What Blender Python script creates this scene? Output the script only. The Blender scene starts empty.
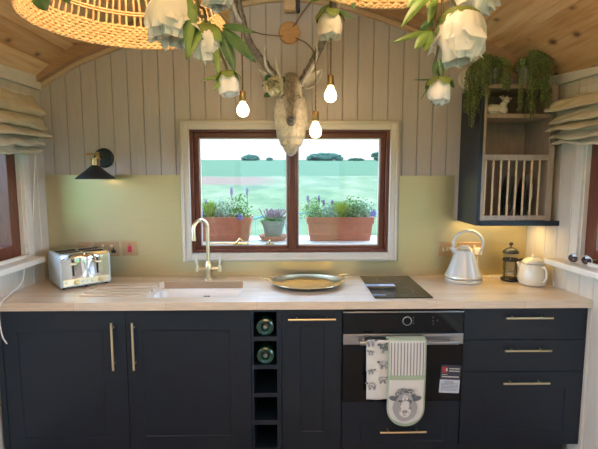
import bpy, bmesh, math, random
from mathutils import Vector, Matrix, noise
R=random.Random(7)
S=bpy.context.scene
SKY_F,SKY_S,SKY_B,SKY_H,EXPO=1.0,12.0,.2,5.0,0.48
col=S.collection
PI=math.pi
# ------------------------------------------------------------------ camera
FPX=449.0; PITCH=math.atan(50.5/449); YAW=math.atan(9/449.0); CAM=Vector((0,0,1.555))
_f=Vector((math.sin(YAW)*math.cos(PITCH),math.cos(YAW)*math.cos(PITCH),-math.sin(PITCH)))
_r=Vector((math.cos(YAW),-math.sin(YAW),0)); _u=_r.cross(_f)
def W(px,py,ax,v):
    """point of the real plane (axis ax = v) seen at a measured spot of the photograph"""
    d=_f*FPX+_r*(px-299)+_u*(224.5-py)
    return CAM+d*((v-CAM[ax])/d[ax])
cam=bpy.data.objects.new('camera',bpy.data.cameras.new('camera')); col.objects.link(cam)
cam.data.sensor_fit='HORIZONTAL'; cam.data.sensor_width=36; cam.data.lens=36*FPX/598
cam.matrix_world=Matrix.Translation(CAM)@Matrix((_r,_u,-_f)).transposed().to_4x4()
cam.data.clip_start=.05; cam.data.clip_end=1000
S.camera=cam
# ------------------------------------------------------------------ materials
M={}
def mat(name,c,rough=.5,metal=0,spec=.5,**k):
    m=bpy.data.materials.new(name); m.use_nodes=True
    b=m.node_tree.nodes['Principled BSDF']
    b.inputs['Base Color'].default_value=(*c,1); b.inputs['Roughness'].default_value=rough
    b.inputs['Metallic'].default_value=metal; b.inputs['Specular IOR Level'].default_value=spec
    if 'coat' in k: b.inputs['Coat Weight'].default_value=k['coat']; b.inputs['Coat Roughness'].default_value=.08
    if 'emit' in k: b.inputs['Emission Color'].default_value=(*k['emit'],1); b.inputs['Emission Strength'].default_value=k['es']
    if 'sheen' in k: b.inputs['Sheen Weight'].default_value=k['sheen']
    if 'sss' in k:
        b.inputs['Subsurface Weight'].default_value=k['sss']; b.inputs['Subsurface Radius'].default_value=(.02,.015,.01); 
    M[name]=m; return m
class NT:
    def __init__(s,m): s.t=m.node_tree; s.b=s.t.nodes['Principled BSDF']
    def n(s,ty,**k):
        x=s.t.nodes.new(ty)
        for a,v in k.items():
            if a.startswith('_'): setattr(x,a[1:],v)
            elif a.startswith('i'): x.inputs[int(a[1:])].default_value=v
        return x
    def l(s,a,b): s.t.links.new(a,b)
    def coord(s,scale=(1,1,1),out='Object',rot=(0,0,0)):
        tc=s.n('ShaderNodeTexCoord'); mp=s.n('ShaderNodeMapping'); mp.inputs['Scale'].default_value=scale; mp.inputs['Rotation'].default_value=rot
        s.l(tc.outputs[out],mp.inputs[0]); return mp.outputs[0]
    def noise(s,vec,scale,detail=3,rough=.5):
        x=s.n('ShaderNodeTexNoise'); x.inputs['Scale'].default_value=scale; x.inputs['Detail'].default_value=detail; x.inputs['Roughness'].default_value=rough
        s.l(vec,x.inputs['Vector']); return x.outputs['Fac']
    def ramp(s,fac,stops):
        x=s.n('ShaderNodeValToRGB'); e=x.color_ramp.elements
        while len(e)<len(stops): e.new(.5)
        for q,(p,c) in zip(e,stops): q.position=p; q.color=(*c,1)
        s.l(fac,x.inputs[0]); return x.outputs[0]
    def mix(s,f,a,b,mode='MIX'):
        x=s.n('ShaderNodeMix',_data_type='RGBA',_blend_type=mode)
        for i,v in ((0,f),(6,a),(7,b)):
            if isinstance(v,(int,float)): x.inputs[i].default_value=v
            elif isinstance(v,tuple): x.inputs[i].default_value=(*v,1)
            else: s.l(v,x.inputs[i])
        return x.outputs[2]
    def math(s,op,a,b=0):
        x=s.n('ShaderNodeMath',_operation=op)
        for i,v in ((0,a),(1,b)):
            if isinstance(v,(int,float)): x.inputs[i].default_value=v
            else: s.l(v,x.inputs[i])
        return x.outputs[0]
    def color(s,o): s.l(o,s.b.inputs['Base Color'])
    def bump(s,h,st=.3,d=.005):
        x=s.n('ShaderNodeBump'); x.inputs['Strength'].default_value=st; x.inputs['Distance'].default_value=d
        s.l(h,x.inputs['Height']); s.l(x.outputs[0],s.b.inputs['Normal'])
def mottled(name,c1,c2,scale=(1,1,1),ns=8,rough=.5,bump=.1,**k):
    m=mat(name,c1,rough,**k); t=NT(m); v=t.coord(scale); f=t.noise(v,ns,5,.6)
    t.color(t.ramp(f,[(.3,c1),(.7,c2)]))
    if bump: t.bump(f,bump,.003)
    return m
def sc(c,f): return tuple(x*f for x in c)
# painted tongue-and-groove: warm greige, faint vertical grain
mottled('wall_paint',(.43,.398,.378),(.48,.448,.425),(30,30,2),3,.55,.12)
mottled('side_paint',(.55,.50,.43),(.61,.56,.48),(30,30,2),3,.5,.1)
mottled('white_paint',(.62,.59,.53),(.68,.65,.59),(4,4,4),4,.4,.05)
mottled('casing_paint',(.56,.53,.47),(.59,.56,.50),(4,4,20),4,.45,.05)
mottled('red_wood',(.085,.022,.012),(.15,.042,.02),(20,20,3),4,.35,.15)
mottled('beam_wood',(.30,.17,.09),(.42,.26,.14),(4,25,25),3,.5,.1)
mottled('pale_wood',(.50,.36,.22),(.60,.44,.28),(4,20,20),3,.5,.1)
mottled('rack_wood',(.27,.205,.155),(.36,.28,.215),(20,20,3),3,.5,.1)
mottled('disc_wood',(.42,.22,.08),(.56,.33,.13),(6,6,25),3,.5,.1)
mottled('navy',(.0045,.0105,.021),(.0065,.0135,.026),(3,3,3),3,.36,.03)
mottled('navy_dark',(.008,.012,.018),(.012,.017,.024),(3,3,3),3,.5,.03)
mottled('rattan',(.46,.28,.13),(.66,.44,.22),(14,14,14),6,.55,.2)
mottled('linen',(.52,.46,.34),(.62,.56,.43),(3,3,3),5,.9,.25)
mottled('terracotta',(.42,.15,.085),(.50,.20,.12),(3,3,3),6,.8,.1)
mottled('grey_pot',(.22,.24,.22),(.29,.30,.28),(3,3,3),6,.8,.1)
mottled('antler',(.065,.055,.048),(.26,.235,.21),(9,9,5),7,.5,.4)
mottled('white_resin',(.42,.40,.37),(.68,.66,.61),(6,6,6),8,.4,.3)
mottled('deer_face',(.08,.066,.056),(.34,.31,.275),(9,9,5),6,.4,.4)
mottled('black_metal',(.018,.022,.028),(.03,.035,.042),(3,3,3),6,.45,.05,metal=.3)
mottled('cord',(.13,.075,.045),(.20,.12,.07),(200,200,200),1,.8,.2)
mottled('pearls',(.11,.17,.045),(.22,.29,.09),(9,9,9),3,.45,0)
mottled('leaf_dark',(.025,.075,.025),(.05,.13,.04),(9,9,9),3,.45,.1)
mottled('leaf_light',(.075,.15,.025),(.15,.24,.05),(9,9,9),3,.5,.1)
mottled('stem',(.06,.045,.02),(.10,.09,.03),(9,9,9),3,.6,.1)
mottled('foliage',(.10,.24,.06),(.24,.42,.12),(9,9,9),3,.7,0)
mottled('foliage_lime',(.28,.46,.06),(.40,.58,.12),(9,9,9),3,.7,0)
mottled('foliage_silver',(.30,.46,.36),(.42,.58,.47),(9,9,9),3,.7,0)
mottled('heather',(.30,.15,.26),(.42,.24,.38),(40,40,40),3,.8,0)
mottled('lavender',(.20,.12,.32),(.32,.20,.44),(40,40,40),3,.8,0)
mottled('pansy',(.16,.16,.50),(.30,.30,.70),(40,40,40),3,.8,0)
mottled('tree_green',(.02,.07,.05),(.05,.13,.08),(1,1,1),1,.9,0)
mottled('floor_wood',(.24,.19,.15),(.31,.25,.20),(2,20,2),3,.45,.05)
mat('brass',(.72,.55,.25),.28,1); mat('brass_pale',(.80,.68,.44),.3,1)
mat('aged_brass',(.45,.30,.12),.35,1); mat('tray_brass',(.66,.60,.42),.16,1)
mat('chrome',(.82,.82,.82),.08,1); mat('steel',(.42,.43,.45),.3,1)
mat('socket_brass',(.55,.36,.20),.38,.8)
mat('cream',(.66,.63,.54),.28,coat=.4); mat('kettle_grey',(.52,.54,.53),.25,coat=.4); mat('toaster_blue',(.50,.60,.66),.3,coat=.4)
mat('black_glass',(.004,.006,.009),.06,spec=.35); mat('black_plastic',(.012,.012,.013),.35)
mat('ceramic',(.80,.81,.82),.12,coat=.5)
mat('white_plastic',(.72,.70,.66),.4)
mat('red_switch',(.45,.03,.06),.4)
mat('marking',(.20,.23,.26),.6)
mat('slot_dark',(.01,.01,.01),.7)
mat('print_grey',(.13,.14,.16),.9); mat('print_mid',(.33,.34,.36),.9); mat('cloth_white',(.62,.62,.60),.9,sheen=.2)
mat('cloth_green',(.33,.42,.30),.9,sheen=.2); mat('stripe_grey',(.20,.22,.25),.9)
mat('leaflet_dark',(.03,.035,.06),.5); mat('leaflet_white',(.50,.56,.66),.5); mat('leaflet_red',(.35,.03,.03),.5)
mat('sticker_blue',(.42,.58,.80),.5); mat('sticker_dark',(.10,.14,.20),.5)
mat('bottle_green',(.01,.05,.035),.08,coat=.5); mat('foil',(.25,.27,.28),.3,.6)
mat('chair_blue',(.16,.34,.38),.5)
mat('white_shelf',(.70,.72,.74),.5)
mat('plate_dark',(.03,.045,.06),.2,coat=.4); mat('plate_white',(.86,.88,.88),.2,coat=.4)
mat('lens',(.03,.012,.012),.05,coat=.6); mat('tortoise',(.55,.50,.44),.3)
mat('bulb_glow',(1,.9,.75),.3,emit=(1.0,.66,.33),es=11)
mat('strip_glow',(1,.9,.75),.3,emit=(1.0,.72,.28),es=5)
mat('soil',(.04,.025,.015),.9)
mat('doorhardware',(.3,.3,.3),.3,1)
HXC=W(291,110,1,2.62).x
m=M['deer_face']; t=NT(m); bc_=t.b.inputs['Base Color'].links[0].from_socket
sx_=t.n('ShaderNodeSeparateXYZ'); t.l(t.coord(),sx_.inputs[0]); dd=t.math('ABSOLUTE',t.math('SUBTRACT',sx_.outputs[0],HXC))
t.color(t.mix(t.ramp(dd,[(.018,(0,0,0)),(.05,(.85,.85,.85))]),bc_,(.55,.52,.48)))
def petal_mat(name,c1,c2):
    m=mottled(name,c1,c2,(5,5,5),5,.55,.15); t=NT(m)
    tr=t.n('ShaderNodeBsdfTranslucent'); tr.inputs[0].default_value=(*c1,1)
    mx=t.n('ShaderNodeMixShader'); mx.inputs[0].default_value=.35
    out=t.t.nodes['Material Output']; t.l(t.b.outputs[0],mx.inputs[1]); t.l(tr.outputs[0],mx.inputs[2]); t.l(mx.outputs[0],out.inputs[0])
petal_mat('petal_white',(.86,.86,.86),(.90,.87,.82)); petal_mat('petal_cream',(.90,.80,.68),(.88,.84,.78)); petal_mat('petal_pink',(.72,.55,.52),(.78,.68,.66))
petal_mat('petal_yellow',(.75,.50,.08),(.85,.66,.2)); petal_mat('petal_ivory',(.84,.82,.66),(.88,.85,.72))
petal_mat('sepal',(.12,.19,.035),(.22,.27,.07)); 
# thin window glass: clear with a fresnel reflection
def thin_glass(name,tint=(1,1,1)):
    m=bpy.data.materials.new(name); m.use_nodes=True; nt=m.node_tree; nt.nodes.remove(nt.nodes['Principled BSDF'])
    tr=nt.nodes.new('ShaderNodeBsdfTransparent'); tr.inputs[0].default_value=(*tint,1)
    gl=nt.nodes.new('ShaderNodeBsdfGlossy'); gl.inputs['Roughness'].default_value=.02
    ge=nt.nodes.new('ShaderNodeNewGeometry'); dt=nt.nodes.new('ShaderNodeVectorMath'); dt.operation='DOT_PRODUCT'
    nt.links.new(ge.outputs['Normal'],dt.inputs[0]); nt.links.new(ge.outputs['Incoming'],dt.inputs[1])
    def q(op,a,b):
        x=nt.nodes.new('ShaderNodeMath'); x.operation=op
        for i,v in ((0,a),(1,b)):
            if isinstance(v,(int,float)): x.inputs[i].default_value=v
            else: nt.links.new(v,x.inputs[i])
        return x.outputs[0]
    fz=q('ADD',q('MULTIPLY',q('POWER',q('SUBTRACT',1.0,q('ABSOLUTE',dt.outputs['Value'],0)),5.0),.90),.03)
    mx=nt.nodes.new('ShaderNodeMixShader'); L=nt.links.new
    L(fz,mx.inputs[0]); L(tr.outputs[0],mx.inputs[1]); L(gl.outputs[0],mx.inputs[2]); L(mx.outputs[0],nt.nodes['Material Output'].inputs[0]); M[name]=m
thin_glass('glass'); thin_glass('jar_glass',(.93,.94,.93))
# brushed brass sheet
m=mat('brass_sheet',(.60,.52,.30),.33,.85); t=NT(m); v=t.coord((1,1,120)); f=t.noise(v,6,4)
t.color(t.ramp(f,[(.3,(.59,.51,.295)),(.7,(.65,.565,.33))])); t.bump(f,.05,.001)
# oak stave worktop
m=mat('oak',(.5,.35,.2),.34,coat=.7); t=NT(m); v=t.coord((1,1,1))
br=t.n('ShaderNodeTexBrick'); br.offset=.37; br.offset_frequency=2
for i,(k_,v_) in enumerate((('Scale',1),('Mortar Size',.0006),('Mortar Smooth',.1),('Bias',0),('Brick Width',.46),('Row Height',.041))): br.inputs[k_].default_value=v_
br.inputs['Color1'].default_value=(.62,.51,.40,1); br.inputs['Color2'].default_value=(.76,.67,.56,1); br.inputs['Mortar'].default_value=(.40,.27,.16,1)
t.l(v,br.inputs['Vector']); g=t.noise(t.coord((3,60,60)),4,4); gg=t.ramp(g,[(.3,(.82,.78,.74)),(.7,(1,1,1))])
t.color(t.mix(1.0,br.outputs[0],gg,'MULTIPLY')); t.bump(g,.06,.001)
t.b.inputs['Coat Roughness'].default_value=.28
# knotty pine ceiling boards: UV x across the boards, y along
m=mat('pine',(.5,.3,.12),.45,coat=.1); t=NT(m); uv=t.n('ShaderNodeTexCoord').outputs['UV']
sp=t.n('ShaderNodeSeparateXYZ'); t.l(uv,sp.inputs[0])
bi=t.math('FLOOR',t.math('DIVIDE',sp.outputs[0],.128)); wn=t.n('ShaderNodeTexWhiteNoise',_noise_dimensions='1D'); t.l(bi,wn.inputs['W'])
cb=t.n('ShaderNodeCombineXYZ'); t.l(t.math('MULTIPLY',sp.outputs[0],26),cb.inputs[0]); t.l(t.math('ADD',t.math('MULTIPLY',sp.outputs[1],1.7),t.math('MULTIPLY',bi,7.3)),cb.inputs[1]); t.l(bi,cb.inputs[2])
gr=t.noise(cb.outputs[0],1.3,5,.6)
base=t.ramp(gr,[(.25,(.56,.30,.12)),(.48,(.80,.54,.29)),(.72,(.90,.70,.45))])
tint=t.ramp(wn.outputs[0],[(0,(.66,.58,.48)),(1,(1.0,1.0,.98))]); c0=t.mix(1.0,base,tint,'MULTIPLY')
vo=t.n('ShaderNodeTexVoronoi',_voronoi_dimensions='2D'); vo.inputs['Scale'].default_value=1; cv=t.n('ShaderNodeCombineXYZ')
t.l(t.math('MULTIPLY',sp.outputs[0],6.1),cv.inputs[0]); t.l(t.math('MULTIPLY',sp.outputs[1],3.9),cv.inputs[1]); t.l(cv.outputs[0],vo.inputs['Vector'])
vs=t.n('ShaderNodeSeparateXYZ'); t.l(vo.outputs['Color'],vs.inputs[0]); dn=t.math('ADD',t.math('ADD',vo.outputs['Distance'],t.math('MULTIPLY',t.noise(cv.outputs[0],5,2),.05)),t.math('MULTIPLY',vs.outputs[0],.16))
kn=t.ramp(dn,[(.10,(.95,.95,.95)),(.14,(.45,.45,.45)),(.22,(0,0,0))]); c1=t.mix(kn,c0,(.13,.055,.025))
t.color(c1)
# meadow
m=mat('meadow',(.2,.5,.2),.9); t=NT(m); v=t.coord((1,.35,1)); f=t.noise(v,.35,6,.65); far=t.n('ShaderNodeSeparateXYZ'); t.l(t.coord(),far.inputs[0])
near=t.ramp(f,[(.34,(.045,.10,.025)),(.5,(.12,.17,.055)),(.66,(.22,.23,.11))])
crop=t.ramp(t.noise(t.coord((.4,1,1)),.5,4),[(.3,(.022,.092,.015)),(.7,(.038,.13,.028))])
wob=t.math('ADD',far.outputs[1],t.math('MULTIPLY',t.noise(t.coord((1,1,1)),.12,2),10))
isfar=t.ramp(t.math('MULTIPLY',wob,.01),[(.60,(0,0,0)),(.63,(1,1,1))])
c=t.mix(isfar,near,crop)
# bare ploughed strip on the left
a1=t.ramp(t.math('MULTIPLY',wob,.01),[(.44,(0,0,0)),(.47,(1,1,1))]); a2=t.ramp(t.math('MULTIPLY',wob,.01),[(.595,(1,1,1)),(.61,(0,0,0))])
xx=t.ramp(t.math('ADD',t.math('MULTIPLY',far.outputs[0],.02),.5),[(.43,(1,1,1)),(.49,(0,0,0))])
strip=t.mix(1.0,t.mix(1.0,a1,a2,'MULTIPLY'),xx,'MULTIPLY')
soil=t.ramp(t.noise(t.coord((1,1,1)),1.5,5),[(.3,(.20,.085,.045)),(.7,(.20,.13,.07))])
t.color(t.mix(strip,c,soil))
# ------------------------------------------------------------------ geometry helpers
class MB:
    def __init__(s): s.v=[]; s.f=[]; s.mi=[]; s.k=0; s.T=None; s.uv={}
    def V(s,p):
        p=Vector(p); s.v.append(s.T@p if s.T is not None else p); return len(s.v)-1
    def F(s,ids): s.f.append(tuple(ids)); s.mi.append(s.k)
    def box(s,x0,x1,y0,y1,z0,z1,top=None):
        i=[s.V((x,y,z)) for z in (z0,z1) for y in (y0,y1) for x in (x0,x1)]
        if top: pass
        for q in ((0,2,3,1),(4,5,7,6),(0,1,5,4),(2,6,7,3),(0,4,6,2),(1,3,7,5)): s.F([i[a] for a in q])
        return s
    def ring(s,pts): return [s.V(p) for p in pts]
    def bridge(s,a,b,close=True):
        n=len(a)
        for i in range(n if close else n-1): s.F((a[i],a[(i+1)%n],b[(i+1)%n],b[i]))
    def tube(s,pts,r,n=8,caps=True,closed=False):
        pts=[Vector(p) for p in pts]; N=len(pts)
        rr=r if isinstance(r,(list,tuple)) else [r]*N
        up=Vector((0,0,1)); prev=None; rings=[]
        for i,p in enumerate(pts):
            if closed: d=pts[(i+1)%N]-pts[i-1]
            else: d=pts[min(i+1,N-1)]-pts[max(i-1,0)]
            if d.length<1e-9: d=Vector((0,0,1))
            d.normalize()
            if prev is None:
                a=d.orthogonal().normalized()
            else:
                a=prev-d*prev.dot(d)
                a=a.normalized() if a.length>1e-6 else d.orthogonal().normalized()
            prev=a; b=d.cross(a)
            rings.append(s.ring([p+(a*math.cos(2*PI*j/n)+b*math.sin(2*PI*j/n))*rr[i] for j in range(n)]))
        for i in range(N-1): s.bridge(rings[i],rings[i+1])
        if closed:
            # match the twist
            best=min(range(n),key=lambda o:(s.v[rings[-1][0]]-s.v[rings[0][o]]).length)
            s.bridge(rings[-1],rings[0][best:]+rings[0][:best])
        elif caps: s.F(rings[0][::-1]); s.F(rings[-1])
        return s
    def lathe(s,prof,c=(0,0,0),n=32,sx=1,sy=1,axis='z',cap=True,a0=0,a1=None):
        """prof: list of (radius, height)"""
        rings=[]; c=Vector(c)
        for r,h in prof:
            q=[]
            for j in range(n):
                a=2*PI*j/n; x,y=r*math.cos(a)*sx,r*math.sin(a)*sy
                q.append(c+(Vector((x,y,h)) if axis=='z' else Vector((x,h,y)) if axis=='y' else Vector((h,x,y))))
            rings.append(s.ring(q))
        for a,b in zip(rings,rings[1:]): s.bridge(a,b)
        if cap:
            s.F(rings[0][::-1]); s.F(rings[-1])
        return s
    def grid(s,fn,nu,nv,closeu=False):
        g=[[s.V(fn(i/(nu if closeu else nu-1),j/(nv-1))) for i in range(nu)] for j in range(nv)]
        for j in range(nv-1):
            for i in range(nu if closeu else nu-1):
                s.F((g[j][i],g[j][(i+1)%nu],g[j+1][(i+1)%nu],g[j+1][i]))
        return g
    def ball(s,c,rx,ry=None,rz=None,n=12,m=8,disp=0,seed=0):
        ry=rx if ry is None else ry; rz=rx if rz is None else rz; c=Vector(c); rings=[]
        for j in range(1,m):
            t=PI*j/m; q=[]
            for i in range(n):
                a=2*PI*i/n; d=Vector((math.sin(t)*math.cos(a),math.sin(t)*math.sin(a),math.cos(t)))
                k=1+(disp*noise.noise(d*2.2+Vector((seed,seed*.7,0))) if disp else 0)
                q.append(c+Vector((d.x*rx,d.y*ry,d.z*rz))*k)
            rings.append(s.ring(q))
        for a,b in zip(rings,rings[1:]): s.bridge(b,a)
        t0=s.V(c+Vector((0,0,rz))); b0=s.V(c-Vector((0,0,rz)))
        for i in range(n): s.F((t0,rings[0][i],rings[0][(i+1)%n])); s.F((b0,rings[-1][(i+1)%n],rings[-1][i]))
        return s
    def prism(s,pts,y0,y1):
        """outline in x,z extruded along y"""
        a=s.ring([(p[0],y0,p[1]) for p in pts]); b=s.ring([(p[0],y1,p[1]) for p in pts])
        s.bridge(a,b); s.F(a[::-1]); s.F(b); return s
    def build(s,name,mats,parent=None,loc=None,rot=None,smooth=True,bevel=0,auto=35,segs=2,fixn=True):
        used=sorted({i for f in s.f for i in f}); mp_={i:k for k,i in enumerate(used)}
        me=bpy.data.meshes.new(name); me.from_pydata([tuple(s.v[i]) for i in used],[],[tuple(mp_[i] for i in f) for f in s.f])
        for q in (mats if isinstance(mats,(list,tuple)) else [mats]): me.materials.append(M[q] if isinstance(q,str) else q)
        for p,k in zip(me.polygons,s.mi): p.material_index=k
        if fixn:
            b=bmesh.new(); b.from_mesh(me); bmesh.ops.recalc_face_normals(b,faces=b.faces); b.to_mesh(me); b.free()
        if smooth:
            for p in me.polygons: p.use_smooth=True
            me.set_sharp_from_angle(angle=math.radians(auto))
        o=bpy.data.objects.new(name,me); col.objects.link(o)
        if parent: o.parent=parent
        if loc: o.location=loc
        if rot: o.rotation_euler=rot
        if bevel:
            md=o.modifiers.new('bevel','BEVEL'); md.width=bevel; md.segments=segs; md.limit_method='ANGLE'; md.angle_limit=math.radians(40); md.harden_normals=False
        return o
def tag(o,label=None,cat=None,group=None,kind=None):
    if label: o['label']=label
    if cat: o['category']=cat
    if group: o['group']=group
    if kind: o['kind']=kind
    return o
def thing(name,label,cat,loc=(0,0,0),rz=0,group=None):
    o=bpy.data.objects.new(name,None); col.objects.link(o); o.location=loc; o.rotation_euler=(0,0,rz); o.empty_display_size=.05
    return tag(o,label,cat,group)
def struct(o): o['kind']='structure'; return o
def copytree(r,loc=None,rz=None,label=None):
    def cp(o,par):
        c=o.copy(); col.objects.link(c)
        if par: c.parent=par
        for ch in list(o.children): cp(ch,c)
        return c
    c=cp(r,None)
    if loc is not None: c.location=loc
    if rz is not None: c.rotation_euler=(0,0,rz)
    if label: c['label']=label
    return c
def smoothpath(pts,k=6):
    pts=[Vector(p) for p in pts]; out=[]
    P=[pts[0]*2-pts[1]]+pts+[pts[-1]*2-pts[-2]]
    for i in range(1,len(P)-2):
        for j in range(k):
            t=j/k; a,b,c,d=P[i-1],P[i],P[i+1],P[i+2]
            out.append(.5*((2*b)+(c-a)*t+(2*a-5*b+4*c-d)*t*t+(3*b-a-3*c+d)*t**3))
    out.append(pts[-1]); return out
# ------------------------------------------------------------------ room shell
YB=2.81; YF=-2.5
def XL(y): return -1.507-.03*(YB-y)
def XR(y): return 1.509+.09*(YB-y) if y>1.0 else 1.509+.09*(YB-1.0)
def _e(x): d=abs(x)-1.28; return .5*(d+math.sqrt(d*d+.0016))
def low(x): return 2.572-(math.sqrt(.04+(.425*x)**2)-.2)-.20*_e(x)      # lower edge of the arched trim
def ceil_z(x): return low(x)+.100-.22*_e(x)
def planks(mp,s0,s1,z0,ztop,openings,pitch,off,th=.1,g=.0045):
    """upright boards with V joints; mp maps (s, depth, z) to the room"""
    mb=MB(); cuts={s0,s1}
    k=math.floor((s0-off)/pitch)
    joints=set()
    while True:
        x=off+k*pitch; k+=1
        if x<=s0+.004: continue
        if x>=s1-.004: break
        cuts.add(x); joints.add(x)
    for a,b,c,d in openings: cuts.add(a); cuts.add(b)
    cs=sorted(cuts)
    for a,b in zip(cs,cs[1:]):
        if b-a<1e-5: continue
        zt=[ztop(a),ztop(b)]; segs=[(z0,None)]
        for oa,ob,oc,od in openings:
            if a>=oa-1e-6 and b<=ob+1e-6:
                ns=[]
                for u,v in segs:
                    if v is None: ns+= [(u,oc)] if oc-u>1e-4 else []; ns+=[(od,None)]
                    else: ns.append((u,v))
                segs=ns
        ga=g if a in joints else 0; gb=g if b in joints else 0
        for u,v in segs:
            t0,t1=(zt if v is None else (v,v))
            da,db=(.009 if ga else 0),(.009 if gb else 0); la,lb=(.0014 if ga else 0),(.0014 if gb else 0)
            pr_=[(a,da),(a+la,da),(a+la,da*.35),(a+ga,0),(b-gb,0),(b-lb,db*.35),(b-lb,db),(b,db),(b,th),(a,th)]
            i=[mb.V(mp(x_,d_,u)) for x_,d_ in pr_]
            j=[mb.V(mp(x_,d_,t0+(t1-t0)*(x_-a)/(b-a))) for x_,d_ in pr_]
            mb.bridge(i,j); mb.F(i[::-1]); mb.F(j)
    return mb
WX0,WX1,WZ0,WZ1=-.617,.618,1.062,1.830
struct(planks(lambda s,d,z:(s,YB+d,z),-1.75,1.75,0,lambda x:ceil_z(min(1.6,abs(x))*(1 if x>0 else -1))+.02,[(WX0,WX1,WZ0,WZ1)],.0931,-1.446,.12).build('wall_back','wall_paint',smooth=False))
LW=(1.35,2.575,1.075,1.95); RW=(1.15,2.35,1.075,1.95)
struct(planks(lambda s,d,z:(XL(s)-d,s,z),YF-.1,YB+.1,0,lambda y:2.12,[LW,(-1.6,.5,.3,2.0)],.1,.03).build('wall_left','side_paint',smooth=False))
struct(planks(lambda s,d,z:(XR(s)+d,s,z),YF-.1,YB+.1,0,lambda y:2.12,[RW,(-1.6,.5,.3,2.0)],.1,.03).build('wall_right','side_paint',smooth=False))
struct(planks(lambda s,d,z:(s,YF-d,z),-1.9,1.9,0,lambda x:ceil_z(min(1.6,abs(x)))+.02,[(-1.0,1.0,.05,2.1)],.1035,0).build('wall_rear','wall_paint',smooth=False))
struct(MB().box(-2,2,YF-.1,YB+.1,-.1,0).build('floor','floor_wood'))
# arched ceiling, boards running front to back
mb=MB(); arc=[]; x=-1.78; L=0; xs=[]; N=400
pts=[(-1.8+3.6*i/N,ceil_z(-1.8+3.6*i/N)) for i in range(N+1)]
cum=[0]
for a,b in zip(pts,pts[1:]): cum.append(cum[-1]+math.hypot(b[0]-a[0],b[1]-a[1]))
def at_len(L):
    for i in range(N):
        if cum[i+1]>=L:
            t=(L-cum[i])/(cum[i+1]-cum[i]); return (pts[i][0]*(1-t)+pts[i+1][0]*t, pts[i][1]*(1-t)+pts[i+1][1]*t)
    return pts[-1]
uvs=[]; L=0; bw=.128
prof=[]
while L<cum[-1]:
    for d,up in ((0,.004),(.003,0),(bw/3,0),(2*bw/3,0),(bw-.003,0)):
        if L+d<cum[-1]: prof.append((L+d,up))
    L+=bw
ys=[YF-.1,-1,0,1,2,YB+.1]
rows=[[mb.V((at_len(l)[0],y,at_len(l)[1]+u)) for y in ys] for l,u in prof]
tops=[[mb.V((at_len(l)[0],y,at_len(l)[1]+.08)) for y in (ys[0],ys[-1])] for l,u in (prof[0],prof[-1])]
uvl=[]
for i in range(len(rows)-1):
    for j in range(len(ys)-1):
        mb.F((rows[i][j],rows[i+1][j],rows[i+1][j+1],rows[i][j+1]))
        l0,l1=prof[i][0],prof[i+1][0]
        if l1-l0<.004 and prof[i][1]==0: pass
        k=math.floor((l0+1e-5)/bw)*bw
        l1u=min(l1,k+bw-.0002)
        uvl.append([(l0+.0001,ys[j]),(l1u,ys[j]),(l1u,ys[j+1]),(l0+.0001,ys[j+1])])
nb=len(mb.f)
up=[[mb.V((at_len(l)[0],y,at_len(l)[1]+.07)) for y in (ys[0],ys[-1])] for l,u in prof]
for i in range(len(rows)-1): mb.F((up[i][0],up[i][1],up[i+1][1],up[i+1][0]))
co=mb.build('ceiling','pine',smooth=False,fixn=False); struct(co)
ul=co.data.uv_layers.new(name='UVMap')
for k,u4 in enumerate(uvl):
    for li,u in zip(co.data.polygons[k].loop_indices,u4): ul.data[li].uv=u
# arched beam and pale trim against the back wall
def arch_strip(y0,y1,lo,hi,x0=-1.56,x1=1.57,n=60,hit=0):
    mb=MB(); R_=[]
    for i in range(n+1):
        x=x0+(x1-x0)*i/n; R_.append(mb.ring([(x,y0,low(x)+lo),(x,y1,low(x)+lo),(x,y1,(ceil_z(x)+.006 if hit else low(x)+hi)),(x,y0,(ceil_z(x)+.006 if hit else low(x)+hi))]))
    for a,b in zip(R_,R_[1:]): mb.bridge(a,b)
    mb.F(R_[0]); mb.F(R_[-1][::-1]); return mb
struct(arch_strip(YB-.075,YB-.001,.024,.100,hit=1).build('trim_1','beam_wood',auto=30,bevel=.003))
struct(arch_strip(YB-.028,YB-.001,0,.027).build('trim_2','pale_wood',auto=30))
# cornice boards on the side walls
def side_board(y0,y1,z0,z1,p,side,m,name,n=12):
    mb=MB(); R_=[]
    for i in range(n+1):
        y=y0+(y1-y0)*i/n; xw=XL(y) if side<0 else XR(y); a,b=(xw-.001,xw+p) if side<0 else (xw+.001,xw-p)
        R_.append(mb.ring([(a,y,z0),(b,y,z0),(b,y,z1),(a,y,z1)]))
    for a,b in zip(R_,R_[1:]): mb.bridge(a,b)
    mb.F(R_[0]); mb.F(R_[-1][::-1]); return struct(mb.build(name,m,auto=30,bevel=.003))
side_board(YF,YB-.03,2.052,2.150,.028,-1,'white_paint','trim_3'); side_board(YF,YB-.03,2.052,2.150,.028,1,'white_paint','trim_4')
side_board(YF,2.2,0,.10,.015,-1,'white_paint','baseboard_left'); side_board(YF,2.2,0,.10,.015,1,'white_paint','baseboard_right')
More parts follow.
